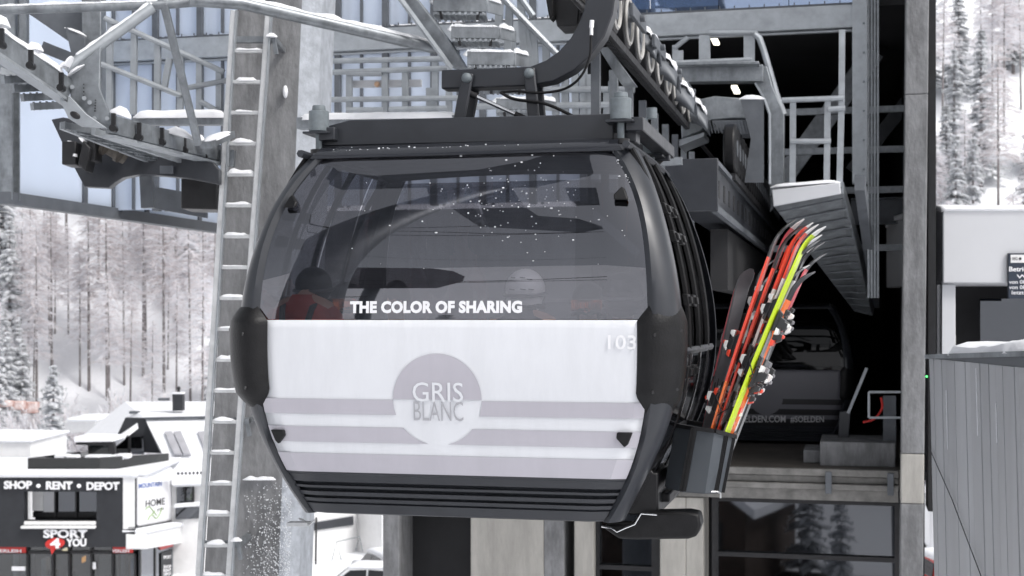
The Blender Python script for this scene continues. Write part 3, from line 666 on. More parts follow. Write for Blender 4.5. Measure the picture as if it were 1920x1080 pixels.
# hall box, open towards the camera
HU0, HU1 = -1.15, 2.62
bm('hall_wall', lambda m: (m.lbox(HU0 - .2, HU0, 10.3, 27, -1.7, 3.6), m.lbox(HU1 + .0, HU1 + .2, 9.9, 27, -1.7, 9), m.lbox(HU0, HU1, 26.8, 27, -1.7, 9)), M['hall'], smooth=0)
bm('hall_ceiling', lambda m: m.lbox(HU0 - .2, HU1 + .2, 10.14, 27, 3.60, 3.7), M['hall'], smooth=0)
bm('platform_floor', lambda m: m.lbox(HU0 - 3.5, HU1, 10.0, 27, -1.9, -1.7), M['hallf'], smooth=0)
for w in (2.62, 2.12, 1.62, .9):
    bm('hall_girder', lambda m: m.bar(LF(.9, 11.6, w), LF(HU1, 11.6, w), .08, .08), M['galv'])
bm('hall_brace', lambda m: m.bar(LF(.6, 12.5, 1.3), LF(2.2, 12.5, 3.5), .12, .26), M['galv'])
bm('hall_brace', lambda m: m.bar(LF(1.9, 15, 2.2), LF(3.0, 15, 3.6), .1, .2), M['galv_d'])
bm('hall_beam', lambda m: m.ibeam(LF(1.9, 12.5, 1.42), LF(HU1 + .1, 12.5, 1.42), .2, .34), M['galv_d'])
# platform edge, steel strips and side steps
bm('platform_edge', lambda m: (m.lbox(HU0 - 3.5, 2.42, 9.90, 10.0, -1.78, -1.70), m.lbox(HU0 - 3.5, 2.42, 9.94, 10.0, -1.86, -1.785), m.lbox(HU0 - 3.5, 2.42, 9.86, 10.0, -1.93, -1.865), m.lbox(HU0 - 3.5, 2.42, 9.93, 10.0, -2.06, -1.935)), M['edge'] if 'edge' in M else M['galv_d'], bevel=.006)
bm('edge_kerb', lambda m: (m.lbox(1.55, 2.4, 10.3, 11.4, -1.7, -1.42), m.lbox(1.35, 1.55, 10.6, 11.4, -1.7, -1.55)), M['conc'], bevel=.01)
for u in (1.62, 2.30): bm('edge_bracket', lambda m: m.lbox(u, u + .07, 9.82, 9.86, -1.97, -1.72), M['galv_d'], bevel=.005)
# concrete posts below the platform
for (x0, x1, mt) in ((715, 746, 'conc'), (880, 1018, 'concb'), (1018, 1056, 'conc'), (1075, 1112, 'concb'), (1236, 1285, 'concb'), (1285, 1318, 'concb')):
    u0 = UW(x0, 1000, 9.9)[0]; u1 = UW(x1, 1000, 9.9)[0]
    bm('concrete_post', lambda m: m.lbox(u0, u1, 9.95, 10.6, -12, -2.07), M[mt], bevel=.015)
u0 = UW(745, 1000, 10.3)[0]; u1 = UW(882, 1000, 10.3)[0]
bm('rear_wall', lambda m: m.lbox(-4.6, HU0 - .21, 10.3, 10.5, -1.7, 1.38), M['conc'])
bm('void_sheet', lambda m: m.lbox(u0, u1, 10.5, 10.6, -12, -2.07), M['hall'])  # near-black sheet stands in for the unlit void between the posts
u0 = UW(1112, 1000, 10)[0]; u1 = UW(1236, 1000, 10)[0]
w_ = bm('lower_window', lambda m: m.lbox(u0, u1, 10.15, 10.17, -12, -2.07), M['win'])
bm('window_frame', lambda m: (m.bar(LF(u0 + .03, 10.1, -12), LF(u0 + .03, 10.1, -2.1), .06, .06, up=T), m.bar(LF(u1 - .05, 10.1, -12), LF(u1 - .05, 10.1, -2.1), .1, .06, up=T), m.bar(LF(u0, 10.1, -2.95), LF(u1, 10.1, -2.95), .05, .05)), M['black'], w_)
u0 = UW(1340, 1000, 10)[0]; u1 = UW(1682, 1000, 10)[0]
w_ = bm('lower_window', lambda m: m.lbox(u0, u1, 10.1, 10.12, -12, -2.10), M['win'])
bm('window_frame', lambda m: (m.bar(LF(u0, 10.05, -12), LF(u0, 10.05, -2.07), .07, .06, up=T), m.bar(LF(u1, 10.05, -12), LF(u1, 10.05, -2.07), .05, .06, up=T), m.bar(LF(u0, 10.05, -2.73), LF(u1, 10.05, -2.73), .05, .05), m.bar(LF(u0, 10.05, -2.09), LF(u1, 10.05, -2.09), .04, .05)), M['black'], w_)
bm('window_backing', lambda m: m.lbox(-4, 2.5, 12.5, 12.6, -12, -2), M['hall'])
# steel column and stacked gate profiles at the side
cu = UW(1612, 200, 10)[0]
bm('steel_column', lambda m: m.ibeam(LF(cu, 9.95, 1.55), LF(cu, 9.95, 8), .165, .16, .018, up=T), M['galv_l'])
bm('column_bolts', lambda m: [m.cyl(LF(cu + .045, 9.86, 1.7 + .33 * i), LF(cu + .045, 9.84, 1.7 + .33 * i), .012, 8) for i in range(7)], M['bolt'])
bm('gate_profile', lambda m: [m.lbox(cu + .085 + .034 * i, cu + .085 + .034 * i + .024, 9.95, 9.99 + .02 * (i % 2), .25, 8) for i in range(4)], M['galv'])
bm('snow_line', lambda m: [m.snow(LF(cu + .088, 9.93, .7 + .4 * i), LF(cu + .09, 9.93, 1.1 + .4 * i), .015, .008, i) for i in range(14)], M['rime'])
# tall concrete column on the near side of the opening
a = PV(1725, -20, 9.0); b = PV(1711, 1200, 9.0); aw = Vector((a.x, a.y, a.z))
c0 = UW(1714, 600, 9.0)[0]
def ccol(z0, z1): 
    t0 = lambda w: c0 + .01 * w
    m = MB(); b0 = m.add([LF(t0(z0) - .118, 9, z0), LF(t0(z0) + .118, 9, z0), LF(t0(z0) + .118, 9.3, z0), LF(t0(z0) - .118, 9.3, z0)]); b1 = m.add([LF(t0(z1) - .118, 9, z1), LF(t0(z1) + .118, 9, z1), LF(t0(z1) + .118, 9.3, z1), LF(t0(z1) - .118, 9.3, z1)])
    for i in range(4): m.face((b0 + i, b0 + (i + 1) % 4, b1 + (i + 1) % 4, b1 + i))
    m.face((b1, b1 + 1, b1 + 2, b1 + 3)); m.face((b0 + 3, b0 + 2, b0 + 1, b0)); return m
for z0, z1, mt in ((-12, -1.95, 'conc'), (-1.95, -1.42, 'concb'), (-1.42, 2.4, 'conc'), (2.4, 8, 'conc')):
    ccol(z0, z1 - .004).build('front_column', M[mt], ST, smooth=0, bevel=.012)
bm('side_pier', lambda m: m.lbox(2.36, 2.72, 10.2, 10.4, -12, -1.71), M['black'])
for i in range(10):
    bm('mullion', lambda m: (m.bar(LF(posts[i] + .31, 10.0, 1.42), LF(posts[i] + .31, 10.0, 3.3), .028, .05, up=T), m.bar(LF(posts[i] + .31, 10.0, 3.64), LF(posts[i] + .31, 10.0, 6.8), .028, .05, up=T)), M['galv_d'])
bm('wall_strip', lambda m: m.lbox(2.72, 2.80, 9.4, 10, -2.08, 8), M['black'])
# lamps in the hall
for (x, y, s, e) in ((1340, 73, .16, 1), (1380, 168, .10, 1)):
    bm('strip_lamp', lambda m: m.bar(PV(x - 6 * s * 6, y - 10 * s * 6, 10.9), PV(x + 4 * s * 6, y + 10 * s * 6, 10.7), .07, .03), LMP)
bm('indicator_lamp', lambda m: [m.sph(PV(1688 - i * .6, 478 + i * 8, 14), .012, 6, 4) for i in range(7)], LMP2)

# ------------------------------------------------------------------ machinery, walkways
def rails(name, label, pts_rows, rad, v_or_Y, mt='galv_l', group=None, usev=True):
    f = PV if usev else P
    r = thing(name, label, 'railing', f(*pts_rows['base'], v_or_Y), group)
    for (x0, y0, x1, y1) in pts_rows['rail']:
        MB().tube([f(x0, y0, v_or_Y), f(x1, y1, v_or_Y)], rad, 8).build('rail', M[mt], r)
    for (x0, y0, x1, y1) in pts_rows['post']:
        MB().bar(f(x0, y0, v_or_Y + .02), f(x1, y1, v_or_Y + .02), rad * 2.2, rad * 1.4, up=T).build('post', M[mt], r)
    return r
rails('railing', 'grey railing on the walkway end at the dark opening, beside the steel column', dict(base=(1535, 345), rail=[(1466, 188, 1582, 184), (1482, 265, 1558, 265), (1552, 205, 1585, 203)], post=[(1487, 188, 1486, 350), (1552, 188, 1550, 350), (1578, 190, 1574, 350), (1579, 56, 1578, 190)]), .028, 8.0)
rails('railing', 'grey steel railing with high bent posts over the steel portal', dict(base=(1340, 125), rail=[(1268, 118, 1410, 112), (1330, 62, 1420, 62), (1265, 90, 1290, 70)], post=[(1316, 66, 1316, 125), (1326, 66, 1327, 125), (1400, 62, 1400, 125), (1410, 62, 1410, 125), (1266, 85, 1266, 128), (1276, 95, 1276, 128)]), .028, 9.0)
m = MB()
m.tube([PV(1415, 64, 9), PV(1424, 72, 9), PV(1432, 95, 9), PV(1440, 122, 9), PV(1455, 175, 9), PV(1470, 215, 9)], .035, 8)
tag(m.build('handrail', M['galv_l'], None, base=PV(1470, 215, 9)), 'bent grey handrail tube sloping down beside the portal leg', 'handrail')
# portal frame
r = thing('portal_frame', 'grey steel portal with sloping leg spanning the tyre conveyor', 'steel portal', PV(1440, 360, 8.2))
m = MB(); m.bar(PV(1262, 141, 8.2), PV(1432, 139, 8.2), .18, .17); m.bar(PV(1262, 124, 8.1), PV(1425, 122, 8.1), .3, .03); m.build('beam', M['galv'], r, bevel=.008)
m = MB(); m.prism([PV(1412, 124, 8.2), PV(1438, 124, 8.2), PV(1448, 160, 8.2), PV(1470, 215, 8.2), PV(1469, 362, 8.2), PV(1444, 362, 8.2), PV(1444, 215, 8.2), PV(1415, 155, 8.2)], T * .2); m.build('leg', M['galv'], r, bevel=.008)
m = MB(); m.bar(PV(1416, 156, 8.15), PV(1432, 182, 8.15), .02, .03, up=T); m.build('edge_flange', M['galv_l'], r)
# panel beside the conveyor
r = thing('cover_panel', 'upright dark grey cover panel with pale folded edge and snow on top', 'cover panel', PV(1418, 345, 7.4))
m = MB(); m.prism([PV(1388, 186, 7.4), PV(1432, 186, 7.4), PV(1432, 342, 7.4), PV(1396, 342, 7.4), PV(1408, 260, 7.4)], T * .03); m.build('panel', M['galv_d'], r)
m = MB(); m.tube([PV(1433, 186, 7.4), PV(1443, 214, 7.4), PV(1443, 345, 7.4)], .014, 6); m.build('edge', M['galv_l'], r)
MB().snow(PV(1386, 186, 7.42), PV(1435, 186, 7.42), .06, .04, 3).build('snow_cap', M['snow'], r)
# conveyor housing
r = thing('drive_housing', 'arched galvanised drive housing with slotted shroud over the tyres', 'drive housing', PV(1330, 250, 7.6))
m = MB(); m.prism([PV(1278, 260, 7.6), PV(1276, 205, 7.6), PV(1292, 190, 7.6), PV(1340, 180, 7.6), PV(1392, 184, 7.6), PV(1404, 222, 7.6), PV(1372, 222, 7.6), PV(1335, 225, 7.6), PV(1312, 246, 7.6)], T * .5); m.build('shroud', M['galv'], r, bevel=.01)
m = MB(); m.prism([PV(1272, 262, 7.5), PV(1320, 248, 7.5), PV(1320, 256, 7.5), PV(1272, 275, 7.5)], T * .5); m.build('ledge', M['galv_l'], r, bevel=.006)
m = MB(); m.prism([PV(1335, 226, 7.45), PV(1400, 224, 7.45), PV(1408, 252, 7.45), PV(1372, 252, 7.45), PV(1345, 240, 7.45)], T * .3)
for i in range(12): m.bar(PV(1330 + i * 6, 226, 7.42), PV(1336 + i * 6, 250, 7.42), .008, .01, up=T)
m.build('slotted_cover', M['galv_d'], r)
# tyre conveyor
r = thing('tyre_conveyor', 'row of black drive tyres receding along the dark steel box girder', 'tyre conveyor', LF(.95, 7.0, 1.4))
for i in range(24):
    v = 6.9 + i * .34; c = LF(.80, v, 1.62 - .004 * i)
    m = MB(); m.cyl(c - RT * .055, c + RT * .055, .235, 28); m.cyl(c - RT * .06, c + RT * .06, .15, 20)
    tt = m.build('tyre', M['rubber'], r, bevel=.02)
    MB().cyl(c - RT * .066, c + RT * .066, .08, 12).build('hub', M['galv_d'], tt)
MB().bar(LF(.80, 6.7, 1.34), LF(.80, 16, 1.33), .12, .06).build('conveyor_beam', M['black'], r)
# box girder and guide rail
r = thing('box_girder', 'heavy dark grey box girder with slotted side under the guide rail, running into the hall', 'girder', LF(.62, 6, .9))
MB().lbox(.42, .80, 5.2, 22, .96, 1.30).build('girder', M['dark'], r, bevel=.01)
MB().lbox(.40, .84, 5.15, 5.2, .90, 1.34).build('end_plate', M['dark'], r, bevel=.008)
m = MB(); m.lbox(.78, .83, 5.2, 22, .90, .96); m.lbox(.78, .83, 5.2, 22, 1.30, 1.34); m.build('flange', M['galv_d'], r)
rs = random.Random(3)
m = MB()
for i in range(16): v = 5.6 + i * .52; m.lbox(.80, .806, v, v + .1 + .1 * rs.random(), 1.05, 1.2)
m.build('side_slots', M['black'], r)
MB().lbox(.55, .72, 7.5, 21, .3, .9).build('lower_web', M['hall'], r)
# rope / sheave train
r = thing('sheave_train', 'long train of grey rimmed sheave wheels under snowy hoods, running into the hall', 'sheave train', LF(.3, 3, 1.9))
MB().tube([LF(.3, 1.5, 1.93), LF(.3, 24, 1.93)], .022, 8).build('haul_rope', M['black'], r)
m = MB(); m.bar(LF(.36, 2.0, 1.90), LF(.36, 7.2, 1.885), .03, .05)
for i in range(95): m.lbox(.30, .345, 2.2 + i * .05, 2.2 + i * .05 + .022, 1.86, 1.925)
m.build('toothed_rail', M['black'], r)
wheel0 = None
for i in range(13):
    v = 1.75 + .55 * i; c = LF(.33, v, 2.145 - .004 * i)
    if wheel0 is None:
        m = MB(); m.cyl(c - RT * .035, c + RT * .035, .2, 36); wheel0 = m.build('sheave_wheel', M['black'], r, bevel=.012)
        m = MB()
        for s in (-1, 1):
            pts = [c + RT * s * .037 + (T * math.cos(a) + Z * math.sin(a)) * .155 for a in [2 * math.pi * k / 32 for k in range(33)]]
            m.tube(pts, .017, 6, cap=False)
        m.build('rim', M['rimw'] if 'rimw' in M else M['galv_l'], wheel0)
        m = MB(); m.cyl(c - RT * .05, c + RT * .05, .05, 14); m.cyl(c - RT * .042, c + RT * .042, .1, 18); m.build('hub', M['galv_d'], wheel0)
    else:
        w = copy_tree(wheel0, r); w.location = Vector(wheel0.location) + T * (.55 * i) - Z * (.004 * i)
for i in range(7):
    v = 2.2 + 1.1 * i; m = MB(); m.bar(LF(.45, v - .32, 2.13), LF(.45, v + .32, 2.13), .03, .09); m.cyl(LF(.36, v, 2.13), LF(.5, v, 2.13), .025, 10); m.build('rocker', M['galv_d'], r, bevel=.006)
for i, (x, y, v) in enumerate(((1212, 72, 4.3), (1249, 122, 5.2), (1281, 172, 6.2), (1306, 205, 7.4))):
    m = MB(); m.grid(lambda a, t: PV(x - 12 + 36 * t, y + 22 - 38 * math.sin(a) * (1 - .25 * t) + 26 * t * t, v) + T * (.16 * math.cos(a)), [math.pi * k / 10 for k in range(11)], rng(0, 1, 8))
    h = m.build('hood', M['galv_d'], r, solid=.012)
    m = MB(); m.snow(PV(x - 10, y - 15, v), PV(x + 10, y - 8, v), .26, .05, i); m.snow(PV(x + 9, y - 9, v), PV(x + 19, y + 10, v), .22, .035, i + 5); m.build('snow_cap', M['snow'], h)
rs = random.Random(8)
for i in range(9):
    v = 3.0 + i * .75; m = MB(); m.bar(LF(.2, v, .95), LF(.2, v, 1.85), .06, .06, up=T); m.bar(LF(.2, v, 1.2 + .3 * rs.random()), LF(.62, v, 1.25), .05, .06); m.build('bracket', M['galv'] if i % 3 else M['galv_d'], r)
m = MB(); m.prism([PV(1122, 90, 3.2), PV(1140, 88, 3.2), PV(1188, 155, 3.2), PV(1165, 158, 3.2)], T * .2); m.build('gusset', M['galv'], r)
for (x, y) in ((1150, 165), (1205, 235), (1222, 215)): MB().cyl(PV(x, y, 4) - Z * .03, PV(x, y, 4) + Z * .05, .04, 12).build('spring_seat', M['bolt'], r)
# black grip and carriage above the arm, at the top edge
r = thing('rope_clamp', 'black rope clamp mechanism hanging at the top beside the curved hanger arm', 'rope clamp', PV(1065, 45, 2.2))
m = MB(); m.prism([PV(1024, -30, 2.2), PV(1090, -30, 2.2), PV(1084, 48, 2.2), PV(1044, 50, 2.2), PV(1036, 5, 2.2)], T * .25); m.build('body', M['black'], r, bevel=.01)
m = MB(); m.prism([PV(1020, -20, 2.1), PV(1038, -20, 2.1), PV(1036, 30, 2.1), PV(1030, 36, 2.1)], T * .12); m.build('jaw', M['rubber'], r, bevel=.006); m = MB(); m.prism([PV(1086, 0, 2.1), PV(1098, 0, 2.1), PV(1092, 30, 2.1), PV(1084, 46, 2.1)], T * .1); m.build('jaw', M['rubber'], r, bevel=.006)
m = MB(); m.tube(smoothpath([PV(1090, 0, 2.1), PV(1102, 12, 2.1), PV(1098, 24, 2.1), PV(1088, 24, 2.1)]), .012, 6); m.build('hose', M['rubber'], r)
# sloping walkway chute seen from below
r = thing('walkway_chute', 'grey grated walkway sloping down into the hall, its ribbed underside showing', 'walkway', PV(1520, 370, 8.2))
q = [PV(1452, 388, 8.0), PV(1578, 362, 8.0), PV(1634, 592, 12.5), PV(1602, 584, 12.5)]
m = MB(); m.prism(q, Z * .05); m.build('deck', M['galv'], r)
m = MB()
for i in range(15):
    t = (i + .5) / 15; a = q[0].lerp(q[3], t); b = q[1].lerp(q[2], t); MB().bar(a - Z * .004, b - Z * .004, .03, .012).build('rib', M['galv_d'], r)
s0, s1 = PV(1578, 345, 8.0), PV(1640, 560, 12.5)
m = MB(); m.prism([q[1], s0 + Z * .02, s1 + Z * .02, q[2]], RT * .02); m.build('side_plate', M['galv'], r)
m = MB(); m.bar(PV(1612, 342, 8.0), PV(1642, 566, 12.5), .1, .17); m.build('side_stringer', M['galv_d'], r)
m = MB(); m.prism([PV(1447, 356, 7.9), PV(1575, 342, 7.9), PV(1577, 363, 7.9), PV(1450, 387, 7.9)], T * .05); m.build('end_fascia', M['kiosk'], r, bevel=.01)
MB().snow(PV(1444, 352, 8.0), PV(1576, 342, 8.0), .2, .035, 9).build('snow_cap', M['snow'], r)
# far railings at the middle, behind the hanger
rails('railing', 'grey railing of three rails in front of the glazed bay, beside the concrete pylon', dict(base=(720, 210), rail=[(600, 115, 838, 110), (612, 136, 840, 128), (600, 187, 860, 184), (650, 206, 720, 206), (650, 138, 716, 138), (730, 205, 840, 203)], post=[(610, 116, 612, 212), (655, 138, 655, 212), (722, 110, 722, 212), (760, 128, 760, 212), (816, 112, 816, 212), (842, 108, 842, 212), (805, 165, 805, 212)]), .028, 7.0)
r = thing('gate_bar', 'pale horizontal bar with an orange knob fixed in the railing', 'bar', PV(720, 158, 7.1))
MB().bar(PV(662, 158, 7.1), PV(790, 156, 7.1), .05, .07).build('bar', M['kiosk'], r)
MB().ell(PV(707, 158, 7.05), RT * .03, T * .03, Z * .03, 14, 8).build('knob', M['knob'], r)
rails('railing', 'dense grey steel railing below the stairs and behind the hanger links', dict(base=(1060, 215), rail=[(1020, 168, 1190, 168), (880, 200, 1180, 196), (1010, 130, 1060, 150)], post=[(1042, 125, 1042, 215), (1060, 90, 1060, 215), (1078, 120, 1080, 215), (1094, 110, 1095, 215), (1104, 140, 1106, 215), (1120, 168, 1120, 215), (1138, 168, 1138, 215), (1160, 170, 1160, 215), (1180, 150, 1180, 215)]), .028, 5.5)
r = thing('cross_beam', 'snow topped horizontal steel beam right behind the roof of the gondola', 'beam', PV(720, 225, 4.2))
MB().bar(PV(560, 232, 4.2), PV(862, 228, 4.2), .1, .09).build('beam', M['galv'], r)
MB().snow(PV(560, 226, 4.2), PV(862, 222, 4.2), .14, .062, 2, rag=.15).build('snow_cap', M['snow'], r)
# ------------------------------------------------------------------ concrete pylon and ladder
r = thing('concrete_pylon', 'leaning weathered concrete pylon behind the ladder, wet snow stuck to its lower side', 'pylon', P(480, 1300, 12))
f0 = [P(364, 1400, 12), P(540, 1400, 12)]; f1 = [P(449, -60, 12), P(600, -60, 12)]
def ring(t):
    a, b = f0[0].lerp(f1[0], t), f0[1].lerp(f1[1], t); c = .14; back = Vector((.06, .62, 0)); side = (b - a).normalized()
    return [a, b - side * c, b + Vector((0.01, .16, 0)), b + back, a + back]
m = MB(); rr = [m.add(ring(t)) for t in (0, .318, .322, 1)]
fz = MB(); rf = [fz.add(ring(t)) for t in (0, .318, .322, 1)]
for i in range(3):
    for k in range(5): (fz if k in (1, 2) else m).face(((rf if k in (1, 2) else rr)[i] + k, (rf if k in (1, 2) else rr)[i] + (k + 1) % 5, (rf if k in (1, 2) else rr)[i + 1] + (k + 1) % 5, (rf if k in (1, 2) else rr)[i + 1] + k))
fz.build('frosted_edge', M['frost'], r, smooth=0)
m.face([rr[3] + k for k in range(5)]); m.build('shaft', M['conc'], r, smooth=0, bevel=.01)
m = MB(); a, b = P(455, 899, 11.97), P(517, 899, 11.97); m.snow(a, b, .05, .028, 4, step=.02, rag=.8); m.build('snow_ledge', M['snow'], r)
m = MB(); rs = random.Random(2)
n_ = 0
while n_ < 760:
    x, y = rs.uniform(455, 556), rs.uniform(905, 1085)
    if rs.random() > (x - 450) / 105 * (.25 + .75 * (y - 900) / 180) + .02: continue
    xl = 548 - (y - 905) * .03
    if x > xl: continue
    p = P(x, y, 11.985); s_ = rs.choice((.002, .003, .003, .004, .006)); m.obox(p, Vector((s_ * .5, 0, s_ * -.9)), Vector((0, .006, 0)), Vector((s_ * .45, 0, s_ * .3))); n_ += 1
m.build('wet_snow_specks', M['rime'], r)['kind'] = 'stuff'
m = MB(); p = P(535, 172, 11.96); m.ell(p, Vector((.022, 0, 0)), Vector((0, .04, 0)), Vector((0, 0, .055)), 10, 6); m.build('snow_covered_bolt', M['snow'], r)

r = thing('ladder', 'pale aluminium ladder with snow on every rung, fixed to the concrete pylon', 'ladder', P(410, 1250, 11.5))
YL = 11.5
La, Lb = P(366, 1180, YL), P(438, 20, YL); Ra, Rb = P(422, 1180, YL), P(505, 0, YL)
for a, b in ((La, Lb), (Ra, Rb)):
    m = MB(); m.bar(a, b, .045, .055, up=Vector((0, 1, 0))); q = m.build('rail', M['alu'], r, bevel=.006)
    m = MB(); off = Vector((.028, -.005, 0))
    m.bar(a + off, b + off, .012, .06, up=Vector((0, 1, 0))); m.build('rail_flange', M['galv_l'], q)
for i in range(22):
    y = 38 + i * 57.9
    tl = (1180 - y) / 1160; tr = (1180 - y) / 1180
    if i == 0: continue
    a, b = La.lerp(Lb, tl), Ra.lerp(Rb, tr); a = a + Vector((.02, 0, 0)); b = b + Vector((-.02, 0, 0))
    q = MB().bar(a, b, .035, .03).build('rung', M['alu'], r, bevel=.004)
    rs2 = random.Random(i * 7 + 1); m = MB(); m.snow(a.lerp(b, rs2.uniform(0, .14)) + Z * .012, a.lerp(b, rs2.uniform(.86, 1)) + Z * .012, .045, rs2.uniform(.014, .036), i, step=.025, rag=.7)
    m.build('snow_cap', M['snow'], q)
for y in (72, 1022, 790):
    m = MB(); a = P(440 - (y - 30) * .062, y, 11.5); b = P(508 - (y - 30) * .07, y, 11.5)
    m.bar(a + Vector((0, .06, 0)), b + Vector((.05, .06, 0)), .05, .05); m.bar(b + Vector((.03, .03, 0)), b + Vector((.05, .04, -.12)), .03, .05, up=Vector((0, 1, 0)))
    m.bar(b + Vector((.03, .0, 0.0)), b + Vector((.03, .5, 0)), .04, .04)
    m.build('fixing_clamp', M['galv'], r)
for y in (68, 1014):
    m = MB(); b = P(508 - (y - 30) * .07, y, 11.46); m.snow(b + Vector((-.03, 0, 0)), b + Vector((.06, .02, 0)), .07, .035, y, step=.03); m.build('clamp_snow', M['snow'], r)

# ------------------------------------------------------------------ maintenance gantry at the upper left
r = thing('maintenance_gantry', 'snowy galvanised gantry with braces and grated walkway hanging at the upper left', 'gantry', P(200, 290, 10.5))
def sn(parent, a, b, w, h, seed, **k): return MB().snow(a, b, w, h, seed, **k).build('snow_cap', M['rime'] if h < .03 else M['snow'], parent)
a, b, c = P(-40, 20, 10), P(300, 9, 10.3), P(520, -8, 10.6)
q = MB().tube([a, b, c], .034, 10).build('top_rail', M['galv'], r); sn(q, a + Z * .024, b + Z * .024, .055, .022, 1, step=.03, rag=.7); sn(q, b + Z * .024, c + Z * .024, .05, .02, 11, step=.03, rag=.7)
a, b = P(124, 130, 10), P(285, 14, 10.25); q = MB().tube([a, b], .042, 10).build('brace', M['galv_l'], r); sn(q, a.lerp(b, .1) + Z * .03, b + Z * .03, .055, .03, 2, step=.03, rag=.7)
a, b = P(307, 6, 10.3), P(372, 272, 10.8); MB().bar(a, b, .055, .05, up=Vector((0, 1, 0))).build('brace', M['galv'], r, bevel=.008)
a, b, c = P(355, 0, 10.2), P(450, 6, 10.3), P(850, 98, 11.3)
q = MB().tube([a, b, c], .046, 10).build('brace', M['galv'], r); sn(q, a + Z * .034, b + Z * .034, .06, .03, 3, step=.03, rag=.6); sn(q, b + Z * .034, c + Z * .034, .06, .034, 4, step=.035, rag=.6)
def clampat(p, parent):
    m = MB(); m.bar(p + Z * .05, p - Z * .07, .028, .03, up=Vector((0, 1, 0))); m.cyl(p + Vector((0, -.03, -.055)), p + Vector((0, .03, -.055)), .026, 10); return m.build('clamp', M['black'], parent)
a, b = P(-30, 60, 9.2), P(128, 168, 10.0)
q = MB().bar(a, b, .05, .15).build('stringer', M['galv'], r, bevel=.006)
MB().bar(a - Z * .1, b - Z * .1, .1, .02).build('stringer_flange', M['galv_l'], q)
sn(q, a + Z * .07, b.lerp(a, .05) + Z * .07, .07, .05, 5, rag=1.0); sn(q, P(-14, 42, 9.2), P(18, 52, 9.3), .1, .07, 6); sn(q, P(48, 90, 9.6), P(80, 96, 9.7), .1, .06, 7)
for (x, y, Y) in ((3, 68, 9.15), (58, 108, 9.45), (115, 150, 9.8)): clampat(P(x, y, Y - .05), q)
m = MB(); m.prism([P(x, y, 10.0) for x, y in ((126, 128), (160, 112), (188, 88), (186, 165), (206, 214), (201, 247), (172, 232), (132, 182))], Vector((0, .03, 0)))
q = m.build('gusset_plate', M['galv'], r, bevel=.004)
for (x, y) in ((135, 163), (158, 184), (168, 192), (177, 222), (201, 222)): MB().cyl(P(x, y, 9.99), P(x, y, 9.94), .016, 8).build('bolt', M['galv_l'], q)
m = MB()
for i in range(5):
    m.cyl(P(157 + i * .2, 158 + i * 7, 9.99), P(157, 158 + i * 7, 9.985), .005, 6); m.cyl(P(179 - i * .5, 188 + i * 5, 9.99), P(179, 188 + i * 5, 9.985), .005, 6)
m.build('bolt_holes', M['black'], q)
sn(q, P(126, 143, 9.97), P(158, 121, 9.97), .06, .03, 8); sn(q, P(110, 128, 9.9), P(131, 122, 9.9), .07, .04, 9)
m = MB(); m.prism([P(x, y, 9.9) for x, y in ((107, 176), (126, 192), (128, 178), (162, 214), (200, 240), (150, 236), (128, 222))], Vector((0, .05, 0))); q = m.build('link_plate', M['galv_l'], r, bevel=.004)
MB().ell(P(141, 216, 9.9), Vector((.035, 0, -.02)), Vector((0, .012, 0)), Vector((.012, 0, .02)), 14, 6).build('plate_hole', M['black'], q)
a, b = P(203, 232, 10.0), P(412, 288, 11.6)
q = MB().bar(a, b, .05, .135).build('stringer', M['galv'], r, bevel=.006)
MB().bar(a - Z * .09, b - Z * .09, .1, .02).build('stringer_flange', M['galv_l'], q)
for (x, y, Y) in ((213, 226, 9.95), (261, 243, 10.35), (304, 252, 10.7), (346, 268, 11.05), (384, 281, 11.4)): clampat(P(x, y, Y - .05), q)
for i, (x0, y0, x1, y1, Y) in enumerate(((207, 210, 245, 222, 10), (310, 248, 362, 260, 10.8), (345, 264, 390, 274, 11.2), (120, 120, 130, 126, 9.9))): sn(q, P(x0, y0, Y), P(x1, y1, Y), .12, .075, 20 + i)
# grated walkway below the stringers
def grating(x0, y0, Y0, x1, y1, Y1, n, dx, dy, dY):
    m = MB()
    for i in range(n):
        t = i / (n - 1); p = P(x0 + (x1 - x0) * t, y0 + (y1 - y0) * t, Y0 + (Y1 - Y0) * t); e = P(x0 + (x1 - x0) * t + dx, y0 + (y1 - y0) * t + dy, Y0 + (Y1 - Y0) * t + dY)
        m.bar(p, e, .035, .05)
        for k in range(5): s_ = p.lerp(e, (k + .5) / 5); m.bar(s_ - Z * .03 + T * -.02, s_ + Z * .03 - T * .02, .012, .012, up=T)
    return m.build('grating', M['galv'], r)
grating(5, 150, 9.6, 60, 200, 10.0, 4, 60, -3, .25); grating(118, 235, 10.1, 300, 302, 11.4, 9, 65, 12, .4)
m = MB(); m.bar(P(115, 236, 10.2), P(300, 308, 11.5), .03, .05); m.bar(P(175, 246, 10.2), P(375, 312, 11.6), .03, .05); m.bar(P(0, 132, 9.9), P(118, 172, 10.2), .03, .04); m.build('grating_edge', M['galv_l'], r)
a, b = P(250, 229, 12), P(428, 228, 12)
q = MB().bar(a, b, .08, .06).build('cross_beam', M['galv'], r); sn(q, a + Z * .03, b + Z * .03, .13, .075, 12, rag=.15)
a, b = P(385, 272, 11), P(430, 252, 11.4); q = MB().bar(a, b, .1, .05).build('cross_beam', M['galv'], r); sn(q, a + Z * .02, b + Z * .02, .11, .03, 13)
a, b = P(396, 282, 11.6), P(440, 286, 11.6); q = MB().bar(a - Z * .05, b - Z * .05, .1, .13).build('cross_beam', M['galv'], r); sn(q, a, b, .1, .03, 14)
